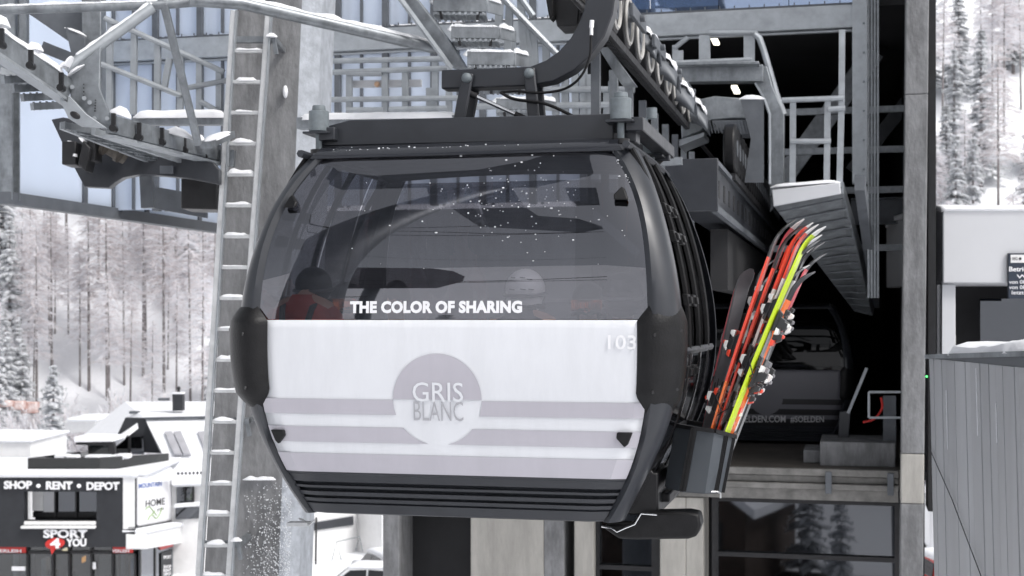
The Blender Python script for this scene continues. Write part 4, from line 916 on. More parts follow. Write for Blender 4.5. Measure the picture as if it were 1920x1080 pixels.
# wide steel head plates behind
r = thing('steel_head_frame', 'grey steel column and tilted plates behind the gantry at the upper left corner', 'steel frame', P(175, 300, 12.6))
MB().bar(P(176, -30, 12.6), P(178, 330, 12.6), .17, .17, up=Vector((0, 1, 0))).build('column', M['galv'], r, bevel=.008)
m = MB(); m.prism([P(40, 18, 12.7), P(158, 12, 12.7), P(158, 100, 12.7), P(125, 75, 12.7), P(60, 30, 12.7)], Vector((0, .1, 0))); m.build('plate', M['galv_d'], r, bevel=.006)
m = MB(); m.prism([P(122, 50, 12.4), P(160, 70, 12.4), P(160, 120, 12.4), P(135, 110, 12.4)], Vector((0, .2, 0))); q = m.build('box', M['galv_d'], r, bevel=.006); sn(q, P(122, 52, 12.45), P(162, 68, 12.45), .14, .03, 33)
for x in (24, 46): MB().bar(P(x, -20, 13), P(x, 170, 13), .06, .08, up=Vector((0, 1, 0))).build('post', M['galv'], r)
MB().bar(P(80, 88, 13), P(135, 110, 13), .06, .1).build('beam', M['galv_d'], r)
# walkway railing at the left
r = rails('railing', 'sloping grey railing beside the gantry, seen between its braces', dict(base=(300, 215), rail=[(196, 34, 420, 135), (190, 120, 340, 180), (375, 190, 420, 215), (350, 165, 430, 150)], post=[(207, 40, 205, 212), (252, 58, 250, 214), (296, 80, 295, 216), (340, 98, 338, 216), (374, 112, 374, 216), (411, 130, 411, 216), (318, 110, 308, 165)]), .024, 12.3, usev=False)
# dark drive carriage with its arched plate
r = thing('return_carriage', 'black steel carriage with arched plate and motor, hanging under the gantry', 'carriage', P(230, 330, 11.3))
m = MB(); m.prism([P(x, y, 11.3) for x, y in ((96, 224), (118, 220), (168, 228), (215, 250), (260, 290), (300, 292), (400, 305), (410, 318), (410, 345), (352, 334), (300, 329), (260, 327), (230, 333), (215, 342), (203, 352), (158, 350), (140, 316), (128, 300), (122, 280))], Vector((0, .12, 0))); m.build('arched_plate', M['dark'], r, bevel=.006)
m = MB(); m.obox(P(138, 290, 11.0), Vector((.055, 0, 0)), Vector((0, .12, 0)), Vector((0, 0, .09))); m.obox(P(165, 295, 10.95), Vector((.03, 0, -.03)), Vector((0, .1, 0)), Vector((.02, 0, .09))); m.obox(P(178, 275, 11), Vector((.03, 0, 0)), Vector((0, .1, 0)), Vector((0, 0, .12))); q = m.build('gear_block', M['black'], r, bevel=.01)
sn(q, P(120, 270, 11), P(148, 271, 11), .12, .035, 41); sn(q, P(136, 292, 10.9), P(146, 294, 10.9), .07, .03, 42); sn(q, P(148, 258, 10.95), P(164, 274, 10.95), .05, .03, 43)
m = MB(); m.cyl(P(188, 262, 11.1), P(238, 292, 11.2), .075, 18); m.cyl(P(196, 268, 11.0), P(202, 271, 11.0), .09, 18); m.cyl(P(222, 282, 11.0), P(228, 285, 11.0), .09, 18); m.build('motor', M['motor'] if 'motor' in M else M['black'], r)
m = MB(); m.obox(P(383, 361, 12), Vector((.15, 0, -.004)), Vector((0, .2, 0)), Vector((0, 0, .155))); m.build('housing', M['black'], r, bevel=.01)
m = MB(); m.bar(P(300, 318, 11.25), P(325, 318, 11.25), .02, .06); m.build('hanger', M['galv_d'], r); m = MB(); m.bar(P(275, 330, 11.6), P(278, 390, 11.6), .1, .08, up=Vector((0, 1, 0))); m.build('hanger', M['galv_d'], r)
MB().obox(P(330, 378, 13), Vector((.28, 0, -.05)), Vector((0, .05, 0)), Vector((0, 0, .1))).build('tray', M['galv_d'], r)

# ------------------------------------------------------------------ open stairs
r = thing('steel_stairs', 'open grey steel stairs with snowy treads, above the hanger bar', 'stairs', P(900, 130, 11))
m = MB(); m.prism([P(744, -10, 10.9), P(775, -10, 10.9), P(845, 80, 11.1), P(875, 128, 11.2), P(848, 128, 11.2), P(815, 90, 11.1)], Vector((.02, .05, 0))); m.build('stringer', M['galv'], r, bevel=.006)
m = MB(); m.bar(P(742, -14, 10.85), P(846, 128, 11.15), .03, .03); m.build('stringer_edge', M['galv_l'], r)
for i, (x0, x1, y0, y1) in enumerate(((812, 912, -2, 22), (846, 936, 50, 72), (876, 964, 97, 122), (905, 990, 140, 162), (930, 1015, 185, 205), (780, 880, -50, -28))):
    a, b = P(x0, y0, 11.1 - .02 * i), P(x1, y0 + 1, 11.1 - .02 * i)
    h = (y1 - y0) / 240
    m = MB(); m.obox((a + b) / 2 - Z * h * .5, (b - a) / 2, Vector((0, .02, 0)), Z * h * .5); m.prism([b, b + Vector((.12, .28, .03)), b + Vector((.12, .28, -h + .03)), b - Z * h], Vector((0.012, 0, 0))); t_ = m.build('tread', M['galv'], r, bevel=.003)
    m = MB()
    for k in range(9): p = a.lerp(b, (k + .5) / 9) - Z * (h + .012); m.bar(p + Vector((0, -.02, 0)), p + Vector((.02, .26, 0)), .02, .02)
    for k in range(4): m.bar(a + Vector((0, .06 * k, -h - .015)), b + Vector((0, .06 * k, -h - .015)), .012, .02)
    m.build('tread_grating', M['galv_l'], t_)
    m = MB(); m.snow(a + Z * 0, b, .05, .025, i, step=.03, rag=.8); m.snow(b + Z * .0, b + Vector((.11, .26, .02)), .05, .04, i + 3, step=.03); m.snow(a + Vector((-.03, 0, -.02)), a + Vector((.01, 0, -.04)), .05, .06, i); m.build('snow_cap', M['rime'], t_)
    m = MB(); m.bar(a + Vector((.06, -.01, -h)), a + Vector((.07, -.01, -h - .06)), .02, .02, up=T); m.build('tread_bolt', M['black'], t_); m = MB(); m.bar(b + Vector((-.06, -.01, -h)), b + Vector((-.07, -.01, -h - .06)), .02, .02, up=T); m.build('tread_bolt', M['black'], t_)
rails('railing', 'grey stair railing with snowy sloping handrail next to the open treads', dict(base=(990, 130), rail=[(935, -12, 1048, 105), (972, -10, 1000, 30)], post=[(938, -10, 934, 60), (956, 8, 952, 100), (976, -10, 984, 130), (982, 30, 996, 130), (1000, 55, 1003, 130), (1024, 80, 1025, 140), (960, 60, 962, 130)]), .027, 11.6, usev=False)
sn(None, P(955, 9, 11.58), P(1045, 100, 11.58), .05, .02, 51, step=.03).name = 'handrail_snow'
o_ = bpy.data.objects['handrail_snow']; tag(o_, 'thin snow lying along the sloping stair handrail', 'snow', kind='stuff')
# ------------------------------------------------------------------ second gondola inside the hall
G2 = thing('gondola_cabin', 'second gondola cabin, black, striped panel coloured dim for shade, parked in the dark hall', 'gondola cabin', LF(.86, 13.6, -1.7))
O_keep = O.copy()
off2 = RT * .82 + T * 13.0 + Z * -.68
kids = list(G.children)
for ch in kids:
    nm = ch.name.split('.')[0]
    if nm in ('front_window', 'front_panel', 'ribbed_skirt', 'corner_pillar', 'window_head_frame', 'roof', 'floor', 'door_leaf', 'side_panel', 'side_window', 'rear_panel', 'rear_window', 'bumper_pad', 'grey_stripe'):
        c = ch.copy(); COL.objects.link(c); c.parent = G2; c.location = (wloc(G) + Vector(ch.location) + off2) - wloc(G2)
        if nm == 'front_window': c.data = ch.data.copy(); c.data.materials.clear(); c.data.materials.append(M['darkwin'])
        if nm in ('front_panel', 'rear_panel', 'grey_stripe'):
            c.data = ch.data.copy(); c.data.materials.clear(); c.data.materials.append(M['dimp'] if nm != 'grey_stripe' else M['dimst'])
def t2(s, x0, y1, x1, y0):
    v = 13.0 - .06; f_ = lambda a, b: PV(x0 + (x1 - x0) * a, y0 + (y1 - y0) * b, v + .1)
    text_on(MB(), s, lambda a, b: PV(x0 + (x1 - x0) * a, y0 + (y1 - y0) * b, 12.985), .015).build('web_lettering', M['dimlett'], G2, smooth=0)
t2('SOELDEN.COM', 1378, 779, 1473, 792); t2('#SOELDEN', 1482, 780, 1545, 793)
# post, arm and frame on the platform
r = thing('barrier_arm', 'tilted grey barrier arm with dark foot on the platform inside the hall', 'barrier', LF(1.75, 11, -1.7))
m = MB(); m.bar(PV(1625, 690, 11), PV(1590, 775, 11), .035, .035, up=T); m.build('arm', M['galv_l'], r)
m = MB(); m.prism([PV(x, y, 11) for x, y in ((1574, 772), (1595, 770), (1588, 860), (1570, 860))], T * .12); m.build('foot', M['dark'], r, bevel=.006)
r = thing('guard_frame', 'small pale rectangular guard frame beside the concrete column in the hall', 'frame', PV(1660, 860, 10.4))
m = MB(); q = [PV(1629, 735, 10.4), PV(1697, 735, 10.4), PV(1697, 783, 10.4), PV(1629, 783, 10.4)]
for i in range(4): m.bar(q[i], q[(i + 1) % 4], .026, .026, up=T)
m.build('frame', M['galv_l'], r)
m = MB(); m.prism([PV(1656, 742, 10.6), PV(1680, 742, 10.6), PV(1680, 862, 10.6), PV(1656, 862, 10.6)], T * .1); m.build('post', M['galv_d'], r)
m = MB(); m.tube(smoothpath([PV(1652, 745, 10.5), PV(1654, 765, 10.5), PV(1640, 785, 10.5), PV(1618, 792, 10.5)]), .014, 6); m.build('strap', M['red'], r)
tag(MB().sph(PV(1737.5, 706, 9.4), .012, 8, 6).build('indicator_light', lamp('green_led', (.1, 1, .2), 2), None, base=PV(1738, 706, 9.4)), 'tiny green indicator light in the gap beside the metal cladding', 'light')

# ------------------------------------------------------------------ people in the cabin
def person(px, py, v, face, label, jac, hat, gog=False, drop=0.70, back=0.02):
    """seated figure; (px, py) the middle of the head seen through the window, face = +1 looks away along the line, -1 looks at the camera"""
    hd = PV(px, py, v); u, v_, w = UVW(hd)
    fw = T * face; sd_ = RT * face
    r = thing('person', label, 'person', hd)
    hip = hd - Z * drop - fw * back
    V, E, Rr = [], [], []
    def jn(p, rad, par=None):
        V.append(Vector(p)); Rr.append(rad)
        if par is not None: E.append((par, len(V) - 1))
        return len(V) - 1
    h0 = jn(hip, .13); c1 = jn(hip + Z * .22 + fw * .02, .135, h0); c2 = jn(hip + Z * .42, .15, c1); nk = jn(hip + Z * .53, .055, c2); hd_ = jn(hd - Z * .03 + fw * .02, .085, nk); tp = jn(hd + Z * .07 + fw * .01, .07, hd_)
    for s in (-1, 1):
        sh = jn(hip + Z * .44 + sd_ * s * .16, .07, c2); el = jn(hip + Z * .17 + sd_ * s * .21 + fw * .06, .05, sh); wr = jn(hip + Z * .08 + sd_ * s * .15 + fw * .28, .034, el); pm = jn(hip + Z * .075 + sd_ * s * .125 + fw * .35, .032, wr)
        for k in range(4):
            a = jn(hip + Z * .08 + sd_ * (s * .125 + (k - 1.5) * .02) + fw * (.40), .0095, pm); jn(hip + Z * (.055) + sd_ * (s * .125 + (k - 1.5) * .021) + fw * (.44 + (.006, .014, .01, -.008)[k]), .008, a)
        a = jn(hip + Z * .085 + sd_ * (s * .085) + fw * .36, .011, pm); jn(hip + Z * .07 + sd_ * s * .07 + fw * .39, .009, a)
        th = jn(hip + sd_ * s * .1 + fw * .06, .095, h0); kn = jn(hip + sd_ * s * .13 + fw * .42 + Z * .02, .065, th); an = jn(hip + sd_ * s * .13 + fw * .44 - Z * .24, .05, kn); jn(hip + sd_ * s * .13 + fw * .56 - Z * .27, .045, an)
    me = bpy.data.meshes.new('body'); o_ = wloc(r); me.from_pydata([tuple(p - o_) for p in V], E, []); me.materials.append(M['skin'])
    ob = bpy.data.objects.new('body', me); COL.objects.link(ob); ob.parent = r
    md = ob.modifiers.new('skin', 'SKIN'); md.use_smooth_shade = True
    for i, sv in enumerate(me.skin_vertices[0].data): sv.radius = (Rr[i], Rr[i]); sv.use_root = (i == 0)
    sb = ob.modifiers.new('sub', 'SUBSURF'); sb.levels = 1; sb.render_levels = 1
    # jacket over the torso and arms
    m = MB()
    prof = [(-.06, .17, .13), (.1, .20, .15), (.28, .225, .165), (.40, .235, .155), (.46, .19, .13), (.50, .11, .095), (.545, .078, .08)]
    m.grid(lambda a, k: hip + Z * prof[k][0] + sd_ * (prof[k][1] * math.cos(a)) + fw * (prof[k][2] * math.sin(a)), [2 * math.pi * i / 24 for i in range(25)], list(range(len(prof))))
    for s in (-1, 1): m.tube(smoothpath([hip + Z * .43 + sd_ * s * .16, hip + Z * .36 + sd_ * s * .205, hip + Z * .17 + sd_ * s * .22 + fw * .05, hip + Z * .1 + sd_ * s * .17 + fw * .22]), .066, 12)
    jk = m.build('jacket', jac, r, smooth=180)
    if jac is M['jred']:
        m = MB()
        for s in (-1, 1): m.tube([hip - fw * .155 + sd_ * s * .07 + Z * .1, hip - fw * .175 + sd_ * s * .08 + Z * .34, hip - fw * .12 + sd_ * s * .1 + Z * .46, hip + sd_ * s * .1 + Z * .485], .02, 8)
        m.build('rucksack_strap', M['jblk'], jk)
    if hat == 'hair':
        MB().ell(hd + Z * .03 - fw * .02, sd_ * .095, fw * .105, Z * .115, 18, 12).build('hair', M['jblk'], r)
    else:
        m = MB(); m.ell(hd + Z * .035, sd_ * .118, fw * .138, Z * .125, 24, 16); m.ell(hd - Z * .03 - fw * .03, sd_ * .108, fw * .1, Z * .09, 20, 10)
        hm = m.build('helmet', M['helw'] if hat == 'white' else M['jblk'], r, smooth=180)
        m = MB()
        for (a, b) in ((-.5, .07), (.1, .07), (.5, .06), (-.45, .0), (.15, .0), (.55, .0)):
            p = hd + Z * (.035 + b) - fw * .14 * math.cos(a) * math.sqrt(1 - (b / .125) ** 2) + sd_ * .118 * math.sin(a) * math.sqrt(1 - (b / .125) ** 2); m.bar(p - sd_ * .016, p + sd_ * .016 - Z * .004, .012, .005)
        m.build('vent_slots', M['rubber'], hm)
        m = MB(); m.tube([hd + Z * (.01 + .018 * math.cos(a)) + fw * (.141 * math.cos(a)) + sd_ * (.121 * math.sin(a)) for a in [2 * math.pi * i / 28 for i in range(29)]], .013, 6, cap=False); m.build('goggle_strap', M['strap'], hm)
        m = MB(); m.tube([hd - Z * .065 + fw * (.11 * math.cos(a)) + sd_ * (.112 * math.sin(a)) for a in [math.pi * .3 + math.pi * 1.4 * i / 20 for i in range(21)]], .016, 6); m.build('helmet_rim', M['rubber'], hm)
    m = MB(); m.ell(hd - Z * .035 + fw * .105, sd_ * .014, fw * .022, Z * .022, 8, 6); m.build('nose', M['skin'], r)
    if gog:
        m = MB(); m.grid(lambda a, z: hd + Z * z + fw * (.148 * math.cos(a)) + sd_ * (.125 * math.sin(a)), [-.9 + .1 * i for i in range(19)], [-.045, -.02, .01, .035]); m.build('goggles', M['gog'], r, solid=.012)
    r.scale = (.84, .84, .84)
    return r
PV_ = PV
person(588, 546, .62, 1, 'passenger in a red jacket with black rucksack straps, back to the window', M['jred'], 'dark', False, .57, .16)
person(985, 554, .24, 1, 'passenger in a white ski helmet and dark jacket, back to the window', M['jblk'], 'white', False, .62, .08)
person(1168, 560, .36, 1, 'dark clothed passenger at the window beside the door side pillar', M['jgry'], 'dark')
person(1104, 572, 1.52, -1, 'passenger with orange mirrored goggles facing the window from the far bench', M['jblk'], 'dark', True)
person(742, 562, 1.50, -1, 'passenger with dark hair on the far bench, behind the words on the window', M['jgry'], 'hair')
person(650, 570, 1.50, -1, 'passenger with a bright orange lens on the far bench, next to the red jacket', M['jblk'], 'dark', True)

# ------------------------------------------------------------------ metal clad wall and kiosk at the far side
r = thing('clad_wall', 'grey vertical metal cladding wall with snow on its top, along the side of the station', 'clad wall', P(1840, 1500, 9))
wa, wb = P(1744, 672, 10.2), P(2040, 664, 7.2)
d = (wb - wa); d.z = 0; L = d.length; d.normalize(); nrm = Vector((d.y, -d.x, 0))
if nrm.x > 0: nrm = -nrm
zt = wa.z; rs = random.Random(4)
m = MB(); x = 0; edges = []
while x < L:
    wd_ = rs.choice((.07, .11, .07, .13)); a = wa + d * x; b = wa + d * min(L, x + wd_ - .0025); dep = rs.choice((0, .006, .003))
    pts = [a + nrm * dep, b + nrm * dep]; m.prism([pts[0], pts[1], pts[1] - Z * 8 + d * .7, pts[0] - Z * 8 + d * .7], -nrm * .03); edges.append(x); x += wd_
m.build('cladding', M['clad'], r, smooth=0)
m = MB(); m.prism([wa - nrm * .004, wb - nrm * .004, wb - nrm * .004 - Z * 8 + d * .7, wa - nrm * .004 - Z * 8 + d * .7], -nrm * .2); m.build('wall_core', M['galv_d'], r, smooth=0)
m = MB()
for x in edges:
    if rs.random() < .22:
        a = wa + d * x + nrm * .007; z0 = rs.uniform(0, .5); z1 = z0 + rs.uniform(.2, 1.2); m.bar(a - Z * z0 + d * .09 * z0, a - Z * z1 + d * .09 * z1, .005, .004, up=nrm)
m.build('frosted_seams', M['rime'], r)
m = MB(); m.bar(wa + Z * .012 - nrm * .08, wb + Z * .012 - nrm * .08, .24, .03); m.build('coping', M['galv'], r)
m = MB(); a = wa.lerp(wb, .14) + Z * .02; m.snow(a - nrm * .22, wb + Z * .02 - nrm * .22, .5, .085, 3, step=.09, rag=.35); m.build('snow_cap', M['snow'], r)
m = MB(); a, b = PV(1745, 836, 9), PV(1850, 1090, 9)
pa = P(1746, 836, 9.7); pb = P(1850, 1092, 8.8)
def onwall(px, py):
    dd = ray(px, py); k = (wa - Vector((0, 0, CZ))).dot(nrm) / dd.dot(nrm); return Vector((0, 0, CZ)) + dd * k + nrm * .02
m.tube([onwall(1746, 836), onwall(1790, 935), onwall(1850, 1092)], .0035, 6); m.build('cable', M['black'], r)
r = thing('kiosk', 'pale grey flat roofed kiosk with white corner post, snow on its roof', 'kiosk', P(1850, 1100, 13))
YK = 16.5
m = MB(); m.wbox(P(1768, 0, YK).x, P(2200, 0, YK).x, YK, YK + 2.5, P(0, 531, YK).z, P(0, 392, YK).z); m.build('fascia_box', M['kiosk'], r, bevel=.015)
m = MB(); m.prism([P(1740, 420, YK + 1.2), P(1767, 394, YK), P(1765, 955, YK), P(1738, 955, YK + 1.2)], Vector((.02, .05, 0))); m.build('side_wall', M['galv_d'], r)
m = MB(); m.wbox(P(1762, 0, YK).x, P(1797, 0, YK).x, YK + .1, YK + .35, P(0, 955, YK).z, P(0, 533, YK).z); m.build('corner_post', M['kiosk'], r, bevel=.01)
m = MB(); m.wbox(P(1768, 0, YK).x, P(2200, 0, YK).x, YK + 1.6, YK + 1.8, P(0, 930, YK).z, P(0, 531, YK).z); m.build('dark_recess', M['hall'], r)
m = MB(); m.wbox(P(1838, 0, YK + 1).x, P(2200, 0, YK + 1).x, YK + 1.0, YK + 1.02, P(0, 700, YK + 1).z, P(0, 560, YK + 1).z); m.build('window', M['win'], r)
m = MB(); m.wbox(P(1830, 0, YK).x, P(1838, 0, YK).x, YK + .9, YK + 1, P(0, 700, YK).z, P(0, 630, YK).z); m.build('window_post', M['concb'], r)
m = MB()
m.grid(lambda x, y: (P(1764, 0, YK).x + x * 2.2, YK - .03 + 2.5 * y, P(0, 392, YK).z + .075 * (min(1, 8 * min(y, 1 - y) + .0)) ** .5 * (1 + .12 * noise.noise(Vector((x * 5, y * 3, 0)))) - .004), rng(0, 1, 40), [0, .004, .015, .03, .06, .12, .3, .6, .9, .97, 1])
m.build('snow_cap', M['snow'], r, solid=.06)
r = thing('info_board', 'small navy information board with white lines of text on the kiosk front', 'sign', P(1940, 520, YK - .03))
m = MB(); m.wbox(P(1888, 0, YK).x, P(1990, 0, YK).x, YK - .05, YK - .01, P(0, 560, YK).z, P(0, 475, YK).z); m.build('board', M['navy'], r, bevel=.004)
m = MB(); m.wbox(P(1892, 0, YK).x, P(1986, 0, YK).x, YK - .054, YK - .051, P(0, 493, YK).z, P(0, 478, YK).z); m.build('white_header', M['render'], r)
def flat_text(s, x0, y1, x1, y0, Y, mt, par, bold=0.0, nm='lettering', dz=None, th=0):
    m = MB(); text_on(m, s, lambda a, b: P(x0 + (x1 - x0) * a, y0 + (y1 - y0) * b, Y), bold); return m.build(nm, mt, par, smooth=0, solid=th)
yk = YK - .054
flat_text('Betriebszeiten', 1892, 500, 1972, 509, yk, M['lett'], r, .02)
for i, (a, s) in enumerate(((1906, 'Winter'), (1892, 'von 08:30 bis'), (1892, 'von 08:00 bis'), (1897, 'letzte Fahrt'))):
    flat_text(s, a, 515 + i * 10, a + 60, 522 + i * 10, yk, M['lett'], r, .01)
flat_text('i  ' + 'INFO', 1895, 482, 1908, 488, YK - .057, M['blk'], r, .01)
m = MB(); p = P(1913, 485, YK - .058); m.sph(p, .016, 8, 6); m.build('round_icon', M['blk'], r)

# ------------------------------------------------------------------ shop across the valley floor
YS = 60.0
r = thing('sport_shop', 'black fronted flat roofed shop with white sign letters and a snowy roof terrace', 'shop building', (P(100, 0, YS).x, YS, 0))
X = lambda px: P(px, 0, YS).x
Zp = lambda py: P(0, py, YS).z
m = MB(); m.wbox(X(-400), X(45), YS, YS + .5, Zp(1026), Zp(894)); m.wbox(X(181), X(253), YS, YS + .5, Zp(1026), Zp(894)); m.wbox(X(45), X(181), YS, YS + .5, Zp(922), Zp(894)); m.wbox(X(45), X(181), YS, YS + .5, Zp(1026), Zp(977)); m.build('facade', M['facade'], r)
m = MB(); m.wbox(X(45), X(181), YS + 1.2, YS + 1.3, Zp(977), Zp(922)); w_ = m.build('window', M['win'], r)
m = MB(); m.wbox(X(47), X(67), YS + .9, YS + 1.1, Zp(963), Zp(922)); m.build('blind', M['render'], w_); m = MB(); m.wbox(X(67), X(87), YS + 1.0, YS + 1.1, Zp(966), Zp(922)); m.build('curtain', M['kiosk'], w_)
m = MB(); [m.wbox(X(a), X(a + 3), YS + 1.0, YS + 1.1, Zp(977), Zp(922)) for a in (87, 127, 168)]; m.wbox(X(45), X(181), YS + 1.1, YS + 1.15, Zp(977), Zp(967)); m.build('frame', M['black'], w_)
m = MB(); m.wbox(X(45), X(181), YS + 1.4, YS + 1.5, Zp(990), Zp(920)); m.build('room_wall', M['hall'], w_)
m = MB(); m.wbox(X(46), X(180), YS - .1, YS + .3, Zp(984), Zp(977)); m.wbox(X(42), X(181), YS - .25, YS, Zp(990), Zp(985)); m.build('sill', M['render'], w_, bevel=.03)
m = MB(); m.wbox(X(-400), X(253), YS - .1, YS + .5, Zp(894), Zp(890)); m.build('parapet', M['facade'], r)
m = MB(); m.grid(lambda x, y: (X(-400) + (X(254) + .1 - X(-400)) * x, YS - .15 + 8 * y, Zp(890) + (.2 if y < .09 else .2 - .2 * min(1, (y - .09) * 12)) * min(1, 9 * y + .55) * min(1, (1 - x) * 60 + .6)), rng(0, 1, 60), rng(0, 1, 16)); m.build('snow_cap', M['snow'], r, solid=.22)
for s, x0, y1, x1, y0, bd in (('SHOP', 7, 902, 59, 917, .03), ('RENT', 86, 903, 135, 918, .03), ('DEPOT', 162, 904, 223, 919, .03), ('SPORT', 81, 993, 163, 1009, .03), ('YOU', 124, 1010, 161, 1025, .03)):
    flat_text(s, x0, y1, x1, y0, YS - .12, M['lett'], r, bd, 'sign_lettering', th=.1)
for x in (72, 148): MB().cyl(P(x, 911, YS - .15), P(x, 911, YS), .085, 14).build('sign_dot', M['lett'], r)
m = MB(); m.ell(P(103, 1019, YS - .05), Vector((.42, 0, .04)), Vector((0, .06, 0)), Vector((0, 0, .24)), 24, 8); m.prism([P(93, 1024, YS - .06), P(106, 1026, YS - .06), P(97, 1040, YS - .06)], Vector((0, .06, 0))); q = m.build('round_badge', M['red'], r)
flat_text('4', 94, 1009, 113, 1028, YS - .13, M['lett'], q, .05, 'badge_number')
# ground floor front
m = MB(); m.wbox(X(-400), X(250), YS + .6, YS + .7, -.02, Zp(1026)); w_ = m.build('shop_window', M['shopgl'], r)
m = MB(); [m.wbox(X(a), X(a + 4), YS + .45, YS + .6, -.02, Zp(1026)) for a in (42, 90, 121, 163, 203, 246)]; m.wbox(X(-400), X(250), YS + .45, YS + .6, Zp(1042), Zp(1037)); m.build('frame', M['black'], w_)
m = MB(); m.wbox(X(-400), X(250), YS + 3, YS + 3.1, -.02, Zp(1026)); m.build('back_wall', M['hall'], w_)
for a_, wd_, z0_, z1_, mt_ in ((2, 12, 0, 1.9, 'kiosk'), (16, 22, .9, 2.0, 'galv'), (56, 10, 0, 1.7, 'render'), (68, 16, 0, 1.2, 'timber'), (104, 14, 0, 1.1, 'jgry'), (134, 2.2, 1.5, 1.75, 'skiorange'), (168, 30, 0, 1.8, 'galv_d'), (209, 8, .6, 2.0, 'galv_l'), (228, 7, .7, 1.7, 'bluec'), (96, 5, 1.9, 2.1, 'lampw')):
    m = MB(); m.wbox(X(a_), X(a_ + wd_), YS + 1.4, YS + 1.9, z0_, z1_); m.build('shop_display', M[mt_], w_, bevel=.04)
for (x0, x1) in ((-60, 43), (207, 245)):
    m = MB(); m.wbox(X(x0), X(x1), YS + .35, YS + .42, Zp(1039), Zp(1026)); q = m.build('red_banner', M['red'], r); flat_text('VERLEIH', x0 + 3 if x0 > 0 else -10, 1030, x1 - 3, 1036, YS + .34, M['lett'], q, .03, 'banner_lettering')
m = MB(); m.wbox(X(165), X(173), YS + .5, YS + .55, Zp(1071), Zp(1058)); m.build('paper_notice', M['lett'], r)
m = MB(); m.wbox(X(14), X(40), YS + .5, YS + .58, Zp(1074), Zp(1066)); m.build('window_sticker', M['lett'], r)
# side wing, set back at an angle
sa = P(253, 905, YS); se = P(326, 883, 68)
def sidep(x, y, o_=0.0):
    t = (x - 253) / 73.0; q0 = Vector((sa.x, sa.y, 0)); q1 = Vector((se.x, se.y, 0)); dd = ray(x, y); n2 = Vector(((q1 - q0).y, -(q1 - q0).x, 0)).normalized(); k = q0.dot(n2) / (Vector((dd.x, dd.y, 0)).dot(n2))
    return Vector((0, 0, CZ)) + dd * k + n2 * o_
n2 = Vector(((se - sa).y, -(se - sa).x, 0)).normalized(); n2 = n2 if n2.x > 0 else -n2
def sideface(nm, pts, mt, o_, th, par=r, **k):
    m = MB(); m.prism([sidep(x, y) + n2 * o_ for x, y in pts], -n2 * th); return m.build(nm, mt, par, **k)
sideface('side_wall', [(253, 893), (325, 884), (324, 976), (253, 992)], M['render'], 0, .5)
sb_ = sideface('sign_panel', [(256, 895), (319, 887), (319, 972), (256, 984)], M['lett'], .06, .05)
def side_text(s, x0, x1, ya0, yb0, ya1, yb1, mt, bold=0.0):
    m = MB(); text_on(m, s, lambda a, b: sidep(x0 + (x1 - x0) * a, (yb0 + (yb1 - yb0) * a) + ((ya0 + (ya1 - ya0) * a) - (yb0 + (yb1 - yb0) * a)) * b) + n2 * .08, bold); m.build('sign_lettering', mt, sb_, smooth=0)
side_text('HOME', 270, 306, 938, 951, 933, 946, M['blk'], .005); side_text('MOUNTAIN', 257, 300, 907, 916, 902, 911, M['blue'], .02); side_text('you', 291, 304, 954, 960, 951, 957, M['blk'], 0)
m = MB()
for pts in ([(270, 955), (276, 950), (283, 957), (290, 966)], [(274, 975), (278, 968), (284, 962), (286, 958)], [(283, 966), (290, 972), (297, 962), (300, 952)]): m.tube(smoothpath([sidep(*q) + n2 * .08 for q in pts]), .02, 5)
m.build('leaf_drawing', M['green'], sb_)
sideface('dark_band', [(253, 988), (324, 975), (324, 980), (253, 994)], M['facade'], .02, .3)
sideface('canopy', [(253, 1000), (375, 975), (375, 1010), (253, 1030)], M['render'], .5, .9, bevel=.05)
sideface('canopy_snow', [(253, 991), (376, 968), (376, 976), (253, 1001)], M['snow'], .6, 1.2, bevel=.1)
sideface('side_glass', [(258, 1026), (373, 1008), (373, 1160), (258, 1160)], M['win'], .1, .05)
sideface('glass_mullions', [(257, 1026), (259, 1026), (259, 1160), (257, 1160)], M['black'], .14, .05); sideface('glass_mullions', [(285, 1022), (287, 1022), (287, 1160), (285, 1160)], M['black'], .14, .05); sideface('glass_mullions', [(322, 1016), (324, 1016), (324, 1160), (322, 1160)], M['black'], .14, .05); sideface('glass_mullions', [(353, 1011), (355, 1011), (355, 1160), (353, 1160)], M['black'], .14, .05)
sideface('red_poster', [(288, 1022), (320, 1016), (318, 1024), (296, 1031)], M['red'], .16, .03)
q = sideface('dark_poster', [(296, 1037), (316, 1030), (316, 1100), (296, 1100)], M['facade'], .16, .03)
for s, y in (('SPORT', 1043), ('SHOP', 1061), ('RENT', 1068), ('DEPOT', 1075)):
    m = MB(); text_on(m, s, lambda a, b: sidep(299 + 15 * a, y + 5 - 6 * b - a * 1.0) + n2 * .18, .03); m.build('poster_lettering', M['lett'], q, smooth=0)
